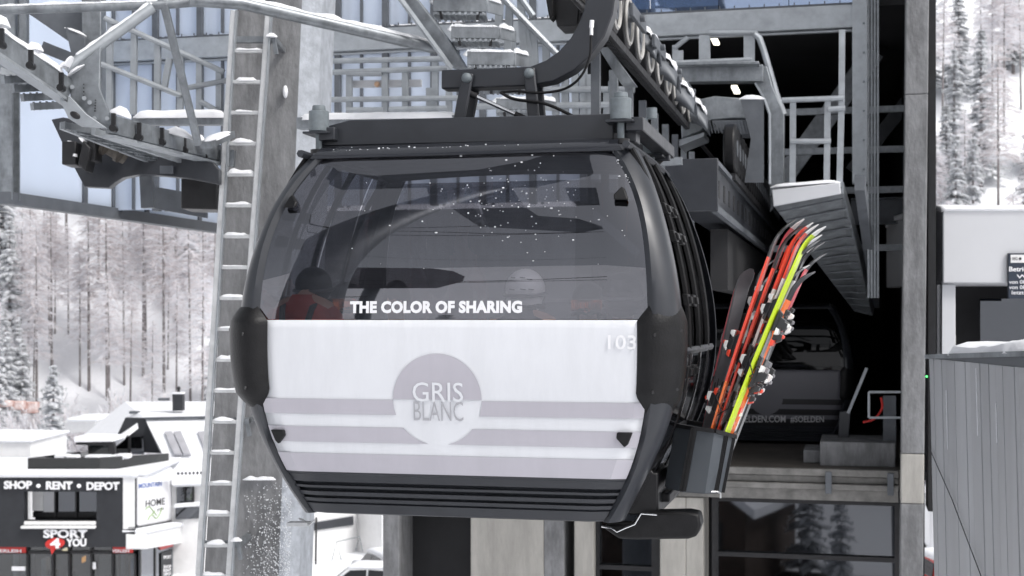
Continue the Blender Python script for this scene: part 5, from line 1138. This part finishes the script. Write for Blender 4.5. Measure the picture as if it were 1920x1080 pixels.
# roof terrace balustrade of dark glass
m = MB(); m.prism([P(52, 859, 61.2), P(187, 858, 61.2), P(187, 884, 61.2), P(52, 882, 61.2)], Vector((0, .05, 0))); m.prism([P(187, 858, 61.2), P(315, 850, 66), P(315, 873, 66), P(187, 884, 61.2)], Vector((.03, .05, 0))); m.prism([P(52, 859, 61.2), P(165, 845, 68), P(165, 860, 68), P(52, 880, 61.2)], Vector((.0, .05, 0)))
tr_ = m.build('terrace_balustrade', M['bal'], r)
m = MB(); m.prism([P(50, 880, 61), P(187, 881, 61), P(318, 873, 66.2), P(330, 888, 66.2), P(253, 894, 61), P(50, 890, 60.5)], Z * -.3); m.build('terrace_snow', M['snow'], tr_)
m = MB()
for (x, y, Y) in ((118, 856, 62.5), (135, 857, 62.5), (175, 857, 62.5), (195, 857, 62.8), (222, 857, 63), (232, 855, 63)): m.obox(P(x, y, Y), Vector((.3, 0, 0)), Vector((0, .3, 0)), Vector((0, 0, .1)))
m.build('snowy_benches', M['snow'], tr_, bevel=.05)

# ------------------------------------------------------------------ chalet behind the shop
r = thing('chalet', 'white chalet with snowed mansard roof, dark dormer gable and skylights, behind the shop', 'chalet', P(300, 1100, 72))
def quad(nm, pts, mt, th=.25, par=r, dirv=None):
    m = MB(); q = [P(*p) for p in pts]; n_ = (q[1] - q[0]).cross(q[2] - q[0]).normalized()
    if n_.y > 0: n_ = -n_
    m.prism(q, -n_ * th); return m.build(nm, mt, par, smooth=0)
quad('upper_roof', [(234, 753, 77), (460, 752, 77), (460, 779, 70), (270, 783, 70)], M['snow'])
quad('side_roof', [(234, 753, 77), (270, 783, 70), (208, 832, 69), (142, 827, 76)], M['snow'])
quad('mansard_roof', [(272, 785, 69.9), (460, 782, 69.9), (460, 886, 67), (324, 888, 67)], M['snow'])
quad('eave_line', [(270, 783, 69.7), (460, 779, 69.7), (460, 783, 69.7), (272, 787, 69.7)], M['galv_d'])
quad('dormer_gable', [(235, 783, 69.8), (272, 784, 69.8), (300, 850, 69.8), (206, 845, 69.8)], M['facade'])
q = quad('terrace_door', [(246, 820, 69.5), (268, 818, 69.5), (270, 852, 69.5), (246, 852, 69.5)], M['win'], .05)
quad('door_frame', [(240, 818, 69.45), (245, 818, 69.45), (245, 855, 69.45), (240, 855, 69.45)], M['black'], .05, q)
quad('glass_front', [(220, 836, 69.4), (240, 815, 69.4), (240, 855, 69.4), (214, 855, 69.4)], M['bal'], .05)
for x in (0, 17, 62, 79):
    quad('skylight', [(308 + x, 809, 69.0), (322 + x, 808, 69.0), (341 + x, 851, 67.7), (327 + x, 851, 67.7)], M['bluegrey'], .12)
quad('eave_snow', [(322, 884, 66.8), (460, 880, 66.8), (460, 905, 66.6), (322, 909, 66.6)], M['snow'], .5)
m = MB()
for i in range(9): p = P(327 + i * 7.2, 888 - i * .2, 66.2); m.ell(p, Vector((.06, 0, 0)), Vector((0, .06, 0)), Vector((0, 0, .07)), 8, 6)
m.build('snow_guard', M['facade'], r)
quad('wall', [(322, 907, 67.3), (460, 903, 67.3), (460, 1100, 67.3), (322, 1100, 67.3)], M['render'], .3)
q = quad('window', [(331, 911, 67.2), (362, 909, 67.2), (362, 944, 67.2), (331, 946, 67.2)], M['win'], .06)
quad('frame', [(345, 910, 67.1), (347.5, 910, 67.1), (347.5, 946, 67.1), (345, 946, 67.1)], M['black'], .05, q); quad('frame', [(360, 909, 67.1), (364, 909, 67.1), (364, 946, 67.1), (360, 946, 67.1)], M['black'], .05, q)
quad('window', [(329, 952, 67.2), (376, 950, 67.2), (376, 972, 67.2), (329, 974, 67.2)], M['win'], .06)
quad('balcony_snow', [(327, 946, 66.4), (378, 942, 66.4), (378, 948, 66.4), (327, 952, 66.4)], M['snow'], .4)
m = MB(); p = P(335, 754, 72); m.obox(p, Vector((.26, 0, 0)), Vector((0, .26, 0)), Vector((0, 0, .42))); q = m.build('chimney', M['facade'], r, bevel=.02)
m = MB(); m.obox(p + Z * .46, Vector((.28, 0, 0)), Vector((0, .28, 0)), Vector((0, 0, .05))); m.build('snow_cap', M['snow'], q, bevel=.04)
m = MB(); m.cyl(p + Z * .5, p + Z * .62, .07, 10); m.sph(p + Z * .7, .1, 10, 6); m.build('cowl', M['black'], q)
for (x, y, wd_) in ((306, 749, 20), (251, 773.5, 18)):
    quad('roof_vent', [(x - wd_ / 2, y - 2.5, 72), (x + wd_ / 2, y - 2.5, 72), (x + wd_ / 2, y + 2.5, 72), (x - wd_ / 2, y + 2.5, 72)], M['galv_d'], .3)
# terrace shelter
r = thing('terrace_pavilion', 'small dark glazed pavilion with snowy roof on the terrace beside the dormer', 'pavilion', P(190, 860, 67))
m = MB(); m.prism([P(142, 827, 67), P(208, 826, 67), P(214, 832, 67), P(216, 858, 67), P(205, 858, 67), P(203, 836, 67), P(142, 834, 67)], Vector((0, .3, 0))); m.build('frame', M['black'], r)
m = MB(); m.prism([P(164, 834, 67.1), P(203, 835, 67.1), P(204, 858, 67.1), P(166, 858, 67.1)], Vector((0, .05, 0))); m.build('glass', M['bal'], r)
m = MB(); m.prism([P(138, 820, 66.8), P(205, 822, 66.8), P(210, 828, 66.8), P(140, 829, 66.8)], Vector((0, 2.5, 0))); m.build('snow_cap', M['snow'], r)
r = thing('low_building', 'low white building with thick snow on its flat roof, beside the roof terrace', 'building', P(10, 1100, 74))
m = MB(); m.prism([P(-80, 826, 74), P(57, 826, 74), P(57, 1100, 74), P(-80, 1100, 74)], Vector((0, 6, 0))); m.build('wall', M['render'], r)
m = MB(); m.prism([P(-80, 822, 73.8), P(60, 824, 73.8), P(60, 830, 73.8), P(-80, 830, 73.8)], Vector((0, 6.4, 0))); m.build('snow_cap', M['snow'], r, bevel=.1)
m = MB(); m.prism([P(-80, 876, 70), P(50, 870, 70), P(50, 885, 70), P(-80, 890, 70)], Vector((0, 3, 0))); m.build('lower_roof', M['snow'], r, bevel=.2)
for i, (x, y) in enumerate(((8, 757), (32, 760), (57, 764))):
    tag(MB().obox(P(x, y, 112 + i), Vector((.6, 0, 0)), Vector((0, .5, 0)), Vector((0, 0, .25 + .1 * i))).build('crate', M['rust'], None, base=P(x, y + 4, 112 + i), bevel=.08), ('reddish snowy pile of boards at the edge of the wood', 'reddish pile of boards in the middle of three at the foot of the wood', 'largest reddish pile of boards beside the big white spruce')[i], 'board pile', 'reddish piles at the foot of the wood')
r = thing('flat_garage', 'low snowed flat roof between the white spruce and the chalet', 'garage', P(150, 840, 86))
m = MB(); m.prism([P(122, 788, 86), P(178, 786, 86), P(178, 808, 86), P(122, 812, 86)], Vector((0, 3, 0))); m.build('wall', M['render'], r)
m = MB(); m.prism([P(124, 784, 85.5), P(182, 783, 85.5), P(182, 790, 85.5), P(124, 791, 85.5)], Vector((0, 4, 0))); m.build('snow_cap', M['snow'], r, bevel=.1)

# ------------------------------------------------------------------ white house, bike frame and car below the cabin
r = thing('white_house', 'white rendered house wall with a strip of dark windows, seen under the cabin', 'house', P(640, 1150, 70))
m = MB(); m.prism([P(560, 940, 70), P(670, 940, 74), P(670, 1170, 74), P(560, 1170, 70)], Vector((0, .4, 0))); m.prism([P(670, 940, 74), P(716, 940, 72), P(716, 1170, 72), P(670, 1170, 74)], Vector((0, .4, 0))); m.build('wall', M['render'], r)
m = MB(); m.prism([P(560, 985, 69.8), P(662, 968, 73.5), P(662, 984, 73.5), P(560, 999, 69.8)], Vector((0, .25, 0))); m.build('window_strip', M['win'], r)
m = MB(); m.bar(P(593, 970, 69.4), P(592, 1058, 69.4), .09, .09, up=Vector((0, 1, 0))); m.build('downpipe', M['black'], r); m = MB(); m.bar(P(586, 985, 69.3), P(586, 1058, 69.3), .1, .05, up=Vector((0, 1, 0))); m.build('wall_post', M['render'], r)
m = MB(); m.prism([P(575, 1062, 69.7), P(672, 1038, 73.5), P(672, 1044, 73.5), P(575, 1068, 69.7)], Vector((0, -.1, 0))); m.build('plinth', M['galv_d'], r)
r = thing('swing_frame', 'thin grey swing frame against the white house wall', 'swing frame', P(655, 1055, 67))
m = MB(); m.tube([P(622, 1052, 67), P(631, 1016, 67.4), P(640, 1050, 67)], .03, 6); m.tube([P(667, 1032, 70), P(674, 1006, 69.2), P(680, 1034, 70)], .03, 6); m.tube([P(631, 1016, 67.4), P(674, 1006, 69.2)], .025, 6); m.build('frame', M['galv'], r)
def car(name, label, pos, rot, paint, snowy):
    r = thing(name, label, 'car', pos)
    q = Matrix.Rotation(rot, 3, 'Z'); o_ = Vector(pos)
    g = lambda x, y, z: o_ + q @ Vector((x, y, z))
    # profile along x (length), front at +x
    body = [(-2.1, .35), (-2.2, .6), (-2.15, .95), (-1.9, 1.02), (.9, 1.0), (1.9, .85), (2.15, .65), (2.15, .35)]
    m = MB(); m.prism([g(x, -.88, z) for x, z in body], q @ Vector((0, 1.76, 0))); m.build('body', paint, r, bevel=.06)
    cab = [(-2.0, 1.0), (-1.75, 1.5), (-1.4, 1.62), (0, 1.64), (.4, 1.55), (1.05, 1.0)]
    m = MB(); b0 = m.add([g(x, -.80, z) if z < 1.1 else g(x, -.62, z) for x, z in cab]); b1 = m.add([g(x, .80, z) if z < 1.1 else g(x, .62, z) for x, z in cab]); n = len(cab)
    m.face([b0 + i for i in range(n)]); m.face([b1 + i for i in range(n)][::-1])
    for i in range(n): j = (i + 1) % n; m.face((b0 + j, b0 + i, b1 + i, b1 + j))
    m.build('cabin', paint, r, bevel=.05)
    for s in (-1, 1):
        m = MB(); m.prism([g(-1.6, s * .79, 1.08), g(-1.45, s * .67, 1.48), g(-.5, s * .66, 1.52), g(-.5, s * .79, 1.08)], q @ Vector((0, s * .02, 0))); m.prism([g(-.42, s * .79, 1.08), g(-.42, s * .66, 1.52), g(.3, s * .66, 1.48), g(.8, s * .79, 1.08)], q @ Vector((0, s * .02, 0))); m.build('side_window', M['win2'], r)
        for x in (-1.4, 1.35):
            m = MB(); m.cyl(g(x, s * .72, .33), g(x, s * .9, .33), .33, 24); wl = m.build('wheel', M['rubber'], r, bevel=.03); m = MB(); m.cyl(g(x, s * .89, .33), g(x, s * .915, .33), .2, 16); m.build('rim', M['galv_l'], wl)
        m = MB(); m.obox(g(-2.16, s * .68, .85), q @ Vector((.04, 0, 0)), q @ Vector((0, .14, 0)), Vector((0, 0, .13))); m.build('tail_light', M['red'], r, bevel=.02)
        m = MB(); m.obox(g(2.1, s * .62, .72), q @ Vector((.06, 0, 0)), q @ Vector((0, .18, 0)), Vector((0, 0, .08))); m.build('headlight', M['chrome'], r, bevel=.02)
    m = MB(); m.prism([g(-1.97, -.66, 1.1), g(-1.97, .66, 1.1), g(-1.79, .56, 1.46), g(-1.79, -.56, 1.46)], q @ Vector((-.02, 0, .01))); m.build('rear_window', M['win2'], r)
    m = MB(); m.prism([g(1.0, -.68, 1.08), g(1.0, .68, 1.08), g(.5, .56, 1.5), g(.5, -.56, 1.5)], q @ Vector((.02, 0, .015))); m.build('windscreen', M['win2'], r)
    if snowy:
        m = MB(); m.grid(lambda a, b: g(-1.75 + 2.2 * a, -.66 + 1.32 * b, 1.60 + .14 * min(1, 6 * min(a, 1 - a, b, 1 - b)) ** .6), rng(0, 1, 14), rng(0, 1, 10)); m.grid(lambda a, b: g(.95 + 1.1 * a, -.8 + 1.6 * b, .98 - .12 * a + .1 * min(1, 6 * min(a, 1 - a, b, 1 - b)) ** .6), rng(0, 1, 8), rng(0, 1, 10)); m.build('snow_cap', M['snow'], r, solid=.05)
    return r
gp = PZ(690, 1098, 0); car('parked_car', 'white car with snow on its roof and red tail lights parked by the white house', (gp.x + .7, gp.y, 0), R(115), M['carw'], True)
gp2 = PZ(672, 1130, 0); car('parked_car', 'car nearly buried in snow in front of the white car', (gp2.x + .1, gp2.y, 0), R(172), M['carw'], True)
gp3 = P(1742, 1120, 40); car('parked_car', 'red car in the narrow gap between concrete column and metal cladding', (13.75, 46, 2.9), R(95), M['carr'], True)
m = MB(); m.wbox(6, 30, 36, 60, -.5, 2.88); struct(m.build('terrace_ground', M['snow'], None))
r = thing('van', 'white van with snowy roof standing behind the red car', 'van', (16.4, 55, 2.9))
m = MB(); m.wbox(16.2 - .6, 16.2 + 1.4, 53, 57, 3.2, 5.1); m.build('body', M['carw'], r, bevel=.15)
m = MB(); m.wbox(16.2 - .4, 16.2 + 1.2, 52.97, 53.05, 4.1, 4.8); m.build('rear_window', M['win2'], r, bevel=.02)
for s in (-.5, 1.3): m = MB(); m.cyl((16.2 + s - .1, 53.8, 3.23), (16.2 + s + .1, 53.8, 3.23), .35, 18); m.build('wheel', M['rubber'], r)

# ------------------------------------------------------------------ unseen things added behind the viewer for the window to mirror
def refl_dir(px, py):
    u, w = px2p(px, py); p = onp(u, w, .004); dz = .02
    tw = (onp(u, w + dz, .004) - onp(u, w - dz, .004)).normalized(); n_ = RT.cross(tw).normalized()
    if n_.y > 0: n_ = -n_
    d_ = (p - Vector((0, 0, CZ))).normalized(); return p, (d_ - n_ * 2 * d_.dot(n_)).normalized()
def RF(px, py, dist):
    p, d_ = refl_dir(min(1150, max(540, px)), py); return p + d_ * dist
# ------------------------------------------------------------------ snowed-in wood on the hillside
M['bark'] = mat('larch_bark', (.24, .22, .22), .9, var=.35, scale=3)
M['twig'] = mat('frosted_twigs', (.82, .78, .785), .9, col2=(.95, .935, .945), scale=.6)
M['twigd'] = mat('bare_twigs', (.56, .51, .505), .9, col2=(.72, .67, .67), scale=.6)
M['needle'] = mat('spruce_needles', (.34, .35, .355), .9, col2=(.82, .84, .86), scale=2.2)
M['tsnow'] = mat('branch_snow', (.88, .89, .92), .85, var=.03, scale=1.5)
def leafy(m):
    """frosted twigs and needles let part of the light through"""
    nt = m.node_tree; b = nt.nodes['Principled BSDF']; out = [n for n in nt.nodes if n.type == 'OUTPUT_MATERIAL'][0]; tl = nt.nodes.new('ShaderNodeBsdfTranslucent'); mx = nt.nodes.new('ShaderNodeMixShader'); mx.inputs[0].default_value = 0.5
    src = b.inputs['Base Color'].links[0].from_socket; nt.links.new(src, tl.inputs[0]); nt.links.new(b.outputs[0], mx.inputs[1]); nt.links.new(tl.outputs[0], mx.inputs[2]); nt.links.new(mx.outputs[0], out.inputs[0])
for k_ in ('twig', 'twigd', 'needle', 'tsnow'): leafy(M[k_])
def spruce(seed, h, wide, dens=1.0):
    rs = random.Random(seed); r = bpy.data.objects.new('spruce_tree', None); COL.objects.link(r)
    MB().tube([(0, 0, 0), (0, 0, h * .5), (0, 0, h)], [h * .014, h * .009, .02], 6).build('trunk', M['bark'], r)
    m = MB(); lv = int(h * 2.3 * dens)
    for i in range(lv):
        t = (i + rs.random() * .6) / lv; z = h * (.08 + .9 * t); Lb = wide * (1 - t) ** .85 * rs.uniform(.6, 1.1) + .25
        for k in range(rs.randint(6, 9)):
            a = rs.random() * 6.283; L = Lb * rs.uniform(.55, 1.1); ca, sa_ = math.cos(a), math.sin(a); w = .16 + .17 * L; dr = rs.uniform(.25, .55)
            px = [(0, 0), (.5, -.14 * dr), (.85, -.5 * dr), (1, -.75 * dr)]
            for lay in (0, 1):
                m.mi = lay; up = .10 if lay == 1 else 0.0; k1 = 1.0 if lay == 0 else rs.uniform(.72, .95)
                if lay == 1 and rs.random() < .12: continue
                pr = None
                for j, (x, dz) in enumerate(px):
                    ww = w * (1 - .8 * x ** 2) * (k1 if lay else 1.1) * rs.uniform(.75, 1.2); c = Vector((ca * x * L * (k1 ** .3), sa_ * x * L * (k1 ** .3), z + dz * L + up)); s_ = Vector((-sa_, ca, 0)) * ww
                    sag = Z * (-.35 * ww)
                    cur = m.add([c - s_ + sag, c + Z * .03, c + s_ + sag])
                    if pr is not None: m.face((pr, pr + 1, cur + 1, cur)); m.face((pr + 1, pr + 2, cur + 2, cur + 1))
                    pr = cur
            m.mi = 0
            for j in range(3):
                x = rs.uniform(.3, 1); c = Vector((ca * x * L, sa_ * x * L, z - .3 * x * dr * L)); s_ = Vector((-sa_, ca, 0)) * rs.uniform(-.2, .2); b = m.add([c, c + s_ + Z * -rs.uniform(.25, .55), c + s_ * .3 + Vector((ca, sa_, 0)) * .15]); m.face((b, b + 1, b + 2))
    m.build('crown', [M['needle'], M['tsnow']], r, smooth=0)
    return r
def larch(seed, h, spread, bare):
    rs = random.Random(seed); r = bpy.data.objects.new('larch_tree', None); COL.objects.link(r)
    lean = Vector((rs.uniform(-.02, .02) * h, 0, 0))
    MB().tube([(0, 0, -.5), lean * .4 + Z * h * .5, lean + Z * h], [h * .006 + .03, h * .0045 + .02, .015], 6).build('trunk', M['bark'], r)
    m = MB(); z0 = h * rs.uniform(.30, .52); n = int(150 + h * 6)
    for i in range(n):
        t = rs.random() ** .9; z = z0 + (h - z0) * t; a = rs.random() * 6.283; L = (spread * 1.25 * (1 - t) ** .6 + .3) * rs.uniform(.4, 1.1); di = Vector((math.cos(a), math.sin(a), rs.uniform(-.25, .25))); p = lean * (z / h) + Z * z
        def tw(p, di, L, w, lev):
            q1 = p + di * L * .5 + Z * .04 * L; q2 = p + di * L - Z * (.16 * L)
            s_ = di.cross(Z).normalized() * w; u_ = Z * w
            m.mi = 0 if rs.random() < bare else (1 if rs.random() < .55 else 2)
            for v_ in (s_, u_):
                b = m.add([p - v_, p + v_, q1 + v_ * .8, q1 - v_ * .8, q2 + v_ * .25, q2 - v_ * .25]); m.face((b, b + 1, b + 2, b + 3)); m.face((b + 3, b + 2, b + 4, b + 5))
            if lev > 0:
                for k in range(rs.randint(4, 6)):
                    x = rs.uniform(.2, .95); c = p.lerp(q2, x); d2 = (di + Vector((rs.uniform(-1, 1), rs.uniform(-1, 1), rs.uniform(-.9, .35))) * .9).normalized(); tw(c, d2, L * rs.uniform(.25, .5), w * .75, lev - 1)
        tw(p, di, L, .032, 1)
    m.build('crown', [M['twigd'], M['twig'], M['tsnow']], r, smooth=0)
    return r
def shrub(seed, h):
    rs = random.Random(seed); r = bpy.data.objects.new('frosted_shrub', None); COL.objects.link(r); m = MB(); st = MB()
    for i in range(34):
        a = rs.random() * 6.283; e = Vector((math.cos(a) * h * rs.uniform(.15, .6), math.sin(a) * h * .5, h * rs.uniform(.5, 1.05))); st.tube([(0, 0, 0), e * .5 + Vector((e.x * .1, 0, h * .08)), e], [.03, .02, .008], 4)
        for k in range(48):
            c = e * rs.uniform(.35, 1.0); d2 = Vector((rs.uniform(-1, 1), rs.uniform(-1, 1), rs.uniform(-.2, 1))).normalized(); L = h * rs.uniform(.06, .2); s_ = d2.cross(Z).normalized() * .03 if abs(d2.z) < .98 else Vector((.03, 0, 0)); q = c + d2 * L; m.mi = rs.choice((0, 1, 1, 1, 0)); b = m.add([c - s_, c + s_, q + s_ * .4, q - s_ * .4]); m.face((b, b + 1, b + 2, b + 3))
    st.build('stems', M['twig'], r); m.build('twigs', [M['twig'], M['tsnow']], r, smooth=0)
    return r
LT = [larch(i, hh, sp, br) for i, (hh, sp, br) in enumerate(((17, 2.0, .14), (19, 1.9, .25), (15, 1.7, .1), (18, 2.3, .3), (14, 1.6, .05)))]
SP = [spruce(20 + i, hh, w_) for i, (hh, w_) in enumerate(((16, 2.6), (13, 2.3), (18, 3.0), (10, 2.0)))]
SH = [shrub(40 + i, hh) for i, hh in enumerate((2.6, 3.6, 2.0))]
def proj(p): return 960 + FPX * p[0] / p[1], HOR - FPX * (p[2] - CZ) / p[1]
rs = random.Random(77); used = set(); cnt = {}
lab = {
 'spruce_tree': ('snow laden spruce standing in the wood on the white hillside', 'spruce'),
 'larch_tree': ('bare frosted larch with thin dark trunk in the wood on the white hillside', 'larch'),
 'frosted_shrub': ('pale frosted shrub at the foot of the wooded hillside', 'shrub')}
def plant(proto, x, y, sc, label=None, group=None, z=None):
    o = proto if id(proto) not in used else copy_tree(proto); used.add(id(proto))
    o.location = (x, y, (hillz(x, y) if z is None else z) - .15); o.rotation_euler = (0, 0, rs.random() * 6.28); o.scale = (sc, sc, sc * rs.uniform(.92, 1.1))
    nm = o.name.split('.')[0]; l, c = lab[nm]; tag(o, label or l, c, group or {'spruce_tree': 'spruces of the hillside wood', 'larch_tree': 'larches of the hillside wood', 'frosted_shrub': 'shrubs at the foot of the wood'}[nm]); return o
# wood at the left of the valley
placed = []
def ok(px, Y, mind):
    for a, b in placed:
        if abs(a - px) < mind and abs(b - Y) < 14: return False
    placed.append((px, Y)); return True
for (px, y) in ((30, 128), (38, 129), (53, 131), (62, 124), (69, 124.5), (93, 133), (97, 131), (125, 140), (150, 129), (167, 128.5), (201, 127.5), (233, 129), (274, 131), (310, 138), (360, 147), (374, 139), (404, 150), (330, 152), (115, 152), (222, 150), (182, 150), (288, 148), (345, 163)):
    plant(rs.choice(LT), (px - 960) / FPX * y, y, rs.uniform(.85, 1.1)); placed.append((px, y))
n = 0
for t in range(3000):
    if n >= 62: break
    px = rs.uniform(-40, 440); y = 121 + 48 * rs.random() ** 1.1
    if any(abs(a - px) < 5 and abs(b - y) < 5 for a, b in placed): continue
    placed.append((px, y))
    if px < 45 and rs.random() < .7: plant(rs.choice(SP), (px - 960) / FPX * y, y, rs.uniform(.8, 1.1))
    else: plant(rs.choice(LT) if rs.random() < .82 else rs.choice(SP), (px - 960) / FPX * y, y, rs.uniform(.7, 1.1))
    n += 1
for (px, y, sc) in ((-5, 112, .75), (10, 118, .8), (18, 126, 1.0), (4, 135, 1.1)):
    plant(SP[0] if sc < 1 else SP[2], (px - 960) / FPX * y, y, sc)
plant(SP[1], (100 - 960) / FPX * 92, 92, .76, 'big white snow covered spruce standing right behind the shop roof terrace', 'big spruce by the shop').scale = (.98, .98, .74)
for t in range(75):
    px = rs.uniform(-30, 430); y = rs.uniform(98, 124); plant(rs.choice(SH), (px - 960) / FPX * y, y, rs.uniform(.8, 1.5))
# wood at the right
m_ = 0
for t in range(60):
    px = rs.uniform(1735, 1960); y = rs.uniform(104, 175)
    if not ok(px, y, 14): continue
    plant(rs.choice(SP) if rs.random() < .6 else rs.choice(LT), (px - 960) / FPX * y, y, rs.uniform(.9, 1.3)); m_ += 1

# ------------------------------------------------------------------ unseen wood, lift tower and houses, added behind the viewer for reflections
for (x, y, k, sc) in ((-34, -70, 0, 1.0), (-27, -64, 2, 1.1), (-20, -72, 1, 1.0), (-11, -66, 0, .9), (-3, -74, 2, 1.2), (6, -68, 1, 1.0), (13, -72, 0, 1.1), (-42, -66, 2, 1.2), (-50, -72, 0, 1.0), (22, -70, 2, 1.0), (-6.5, -25, 3, .55), (-10, -33, 3, .7), (-2.5, -29, 3, .8), (-19, -26, 3, .5)):
    plant(SP[k], x, y, sc, 'unseen dark snowy spruce added behind the viewer for the window reflections', 'spruces added for the window reflections')

r = thing('reflection_tower', 'unseen dark lift tower head with ropes, shaped to mirror in the cabin window', 'lift tower', Vector((-14, -6, 0)))
dk = M['galv_d']
def rfp(pts, dist): return [RF(x, y, dist) for x, y in pts]
def slab(pts, dist, th, nm, mt=dk, par=r):  # outlines thrown back through the window mirror to shape its dark reflections
    q = rfp(pts, dist); c = sum(q, Vector()) / len(q); ax = (c - LF(0, 0, .4)).normalized() * th
    m = MB(); m.prism(q, ax); return m.build(nm, mt, par)
slab([(560, 318), (700, 330), (900, 318), (1195, 300), (1195, 330), (1000, 352), (800, 352), (640, 356), (600, 338), (545, 340)], 11, .5, 'crossarm')
slab([(800, 352), (960, 350), (985, 388), (1010, 405), (1085, 410), (1140, 428), (1090, 436), (900, 425), (850, 392), (812, 378)], 11.2, .8, 'sheave_beam')
slab([(1000, 268), (1120, 268), (1145, 300), (1040, 300)], 10.6, .4, 'work_platform')
slab([(985, 322), (1012, 322), (1012, 352), (985, 352)], 11, .4, 'bracket')
slab([(1060, 352), (1140, 352), (1145, 384), (1075, 386)], 12, .4, 'ladder_basket')
base = RF(905, 345, 11.4); m = MB(); m.tube([Vector((base.x, base.y - .4, hillz(base.x, base.y))), base + Vector((0, -.4, 0))], [.5, .3], 20); m.build('mast', dk, r)
for pts, dist, rad in (([(505, 412), (600, 424), (700, 428), (860, 425), (1010, 420)], 12.5, .03), ([(500, 418), (640, 430), (800, 434), (950, 438), (1190, 434)], 12.6, .03), ([(505, 426), (600, 438), (760, 441), (900, 441), (1100, 436)], 13, .03), ([(490, 466), (600, 474), (800, 486), (1000, 487), (1220, 482)], 26, .02), ([(480, 527), (600, 525), (900, 527), (1225, 518)], 26, .05), ([(480, 534), (700, 533), (1225, 524)], 26, .04), ([(470, 557), (620, 557), (690, 556)], 26, .05)):
    m = MB(); m.tube(smoothpath(rfp(pts, dist)), rad, 6); m.build('rope', M['black'], r)
r2 = thing('reflection_roof', 'unseen boat shaped roof on a post, added to mirror low in the cabin window', 'pavilion', Vector((-20, -14, 0)))  # unseen roof, cut to the dark lens form the window mirrors
slab([(545, 522), (560, 512), (590, 504), (640, 501), (810, 503), (850, 508), (872, 518), (868, 528), (820, 540), (620, 541), (570, 536)], 27, 2.2, 'roof', M['jgry'], r2)
pb = RF(700, 538, 28); m = MB(); m.tube([Vector((pb.x, pb.y, hillz(pb.x, pb.y))), pb], .2, 12); m.build('post', dk, r2)
m = MB(); m.grid(lambda x, y: (x, y, .03), rng(-90, 60, 20), rng(-34, -26, 2)); struct(m.build('road', M['asph'], None))  # unseen dark strip, added for the lower windows to mirror
for (x, y, w_, h_, lb) in ((-15, -32, 7, 6, 'unseen dark timber house with snowy roof, added for the lower station window'), (-26, -46, 12, 8, 'unseen brown house behind the road, added for the lower station window')):
    r3 = thing('reflection_house', lb, 'house', (x, y, 0))
    m = MB(); m.wbox(x - w_ / 2, x + w_ / 2, y - 4, y + 4, 0, h_ * .6); m.prism([(x - w_ / 2, y + 4, h_ * .6), (x + w_ / 2, y + 4, h_ * .6), (x, y + 4, h_)], Vector((0, -8, 0))); m.build('wall', M['timber'], r3)
    m = MB(); m.prism([(x - w_ / 2 - .6, y + 4.6, h_ * .55), (x, y + 4.6, h_ + .1), (x, y + 4.6, h_ + .5), (x - w_ / 2 - .6, y + 4.6, h_ * .55 + .4)], Vector((0, -9.2, 0))); m.prism([(x + w_ / 2 + .6, y + 4.6, h_ * .55), (x, y + 4.6, h_ + .1), (x, y + 4.6, h_ + .5), (x + w_ / 2 + .6, y + 4.6, h_ * .55 + .4)], Vector((0, -9.2, 0))); m.build('roof', M['snow'], r3)
    for k in (-1, 0, 1): m = MB(); m.wbox(x + k * w_ * .28 - .5, x + k * w_ * .28 + .5, y + 4.0, y + 4.06, h_ * .3, h_ * .3 + 1.2); m.build('window', M['win2'], r3)
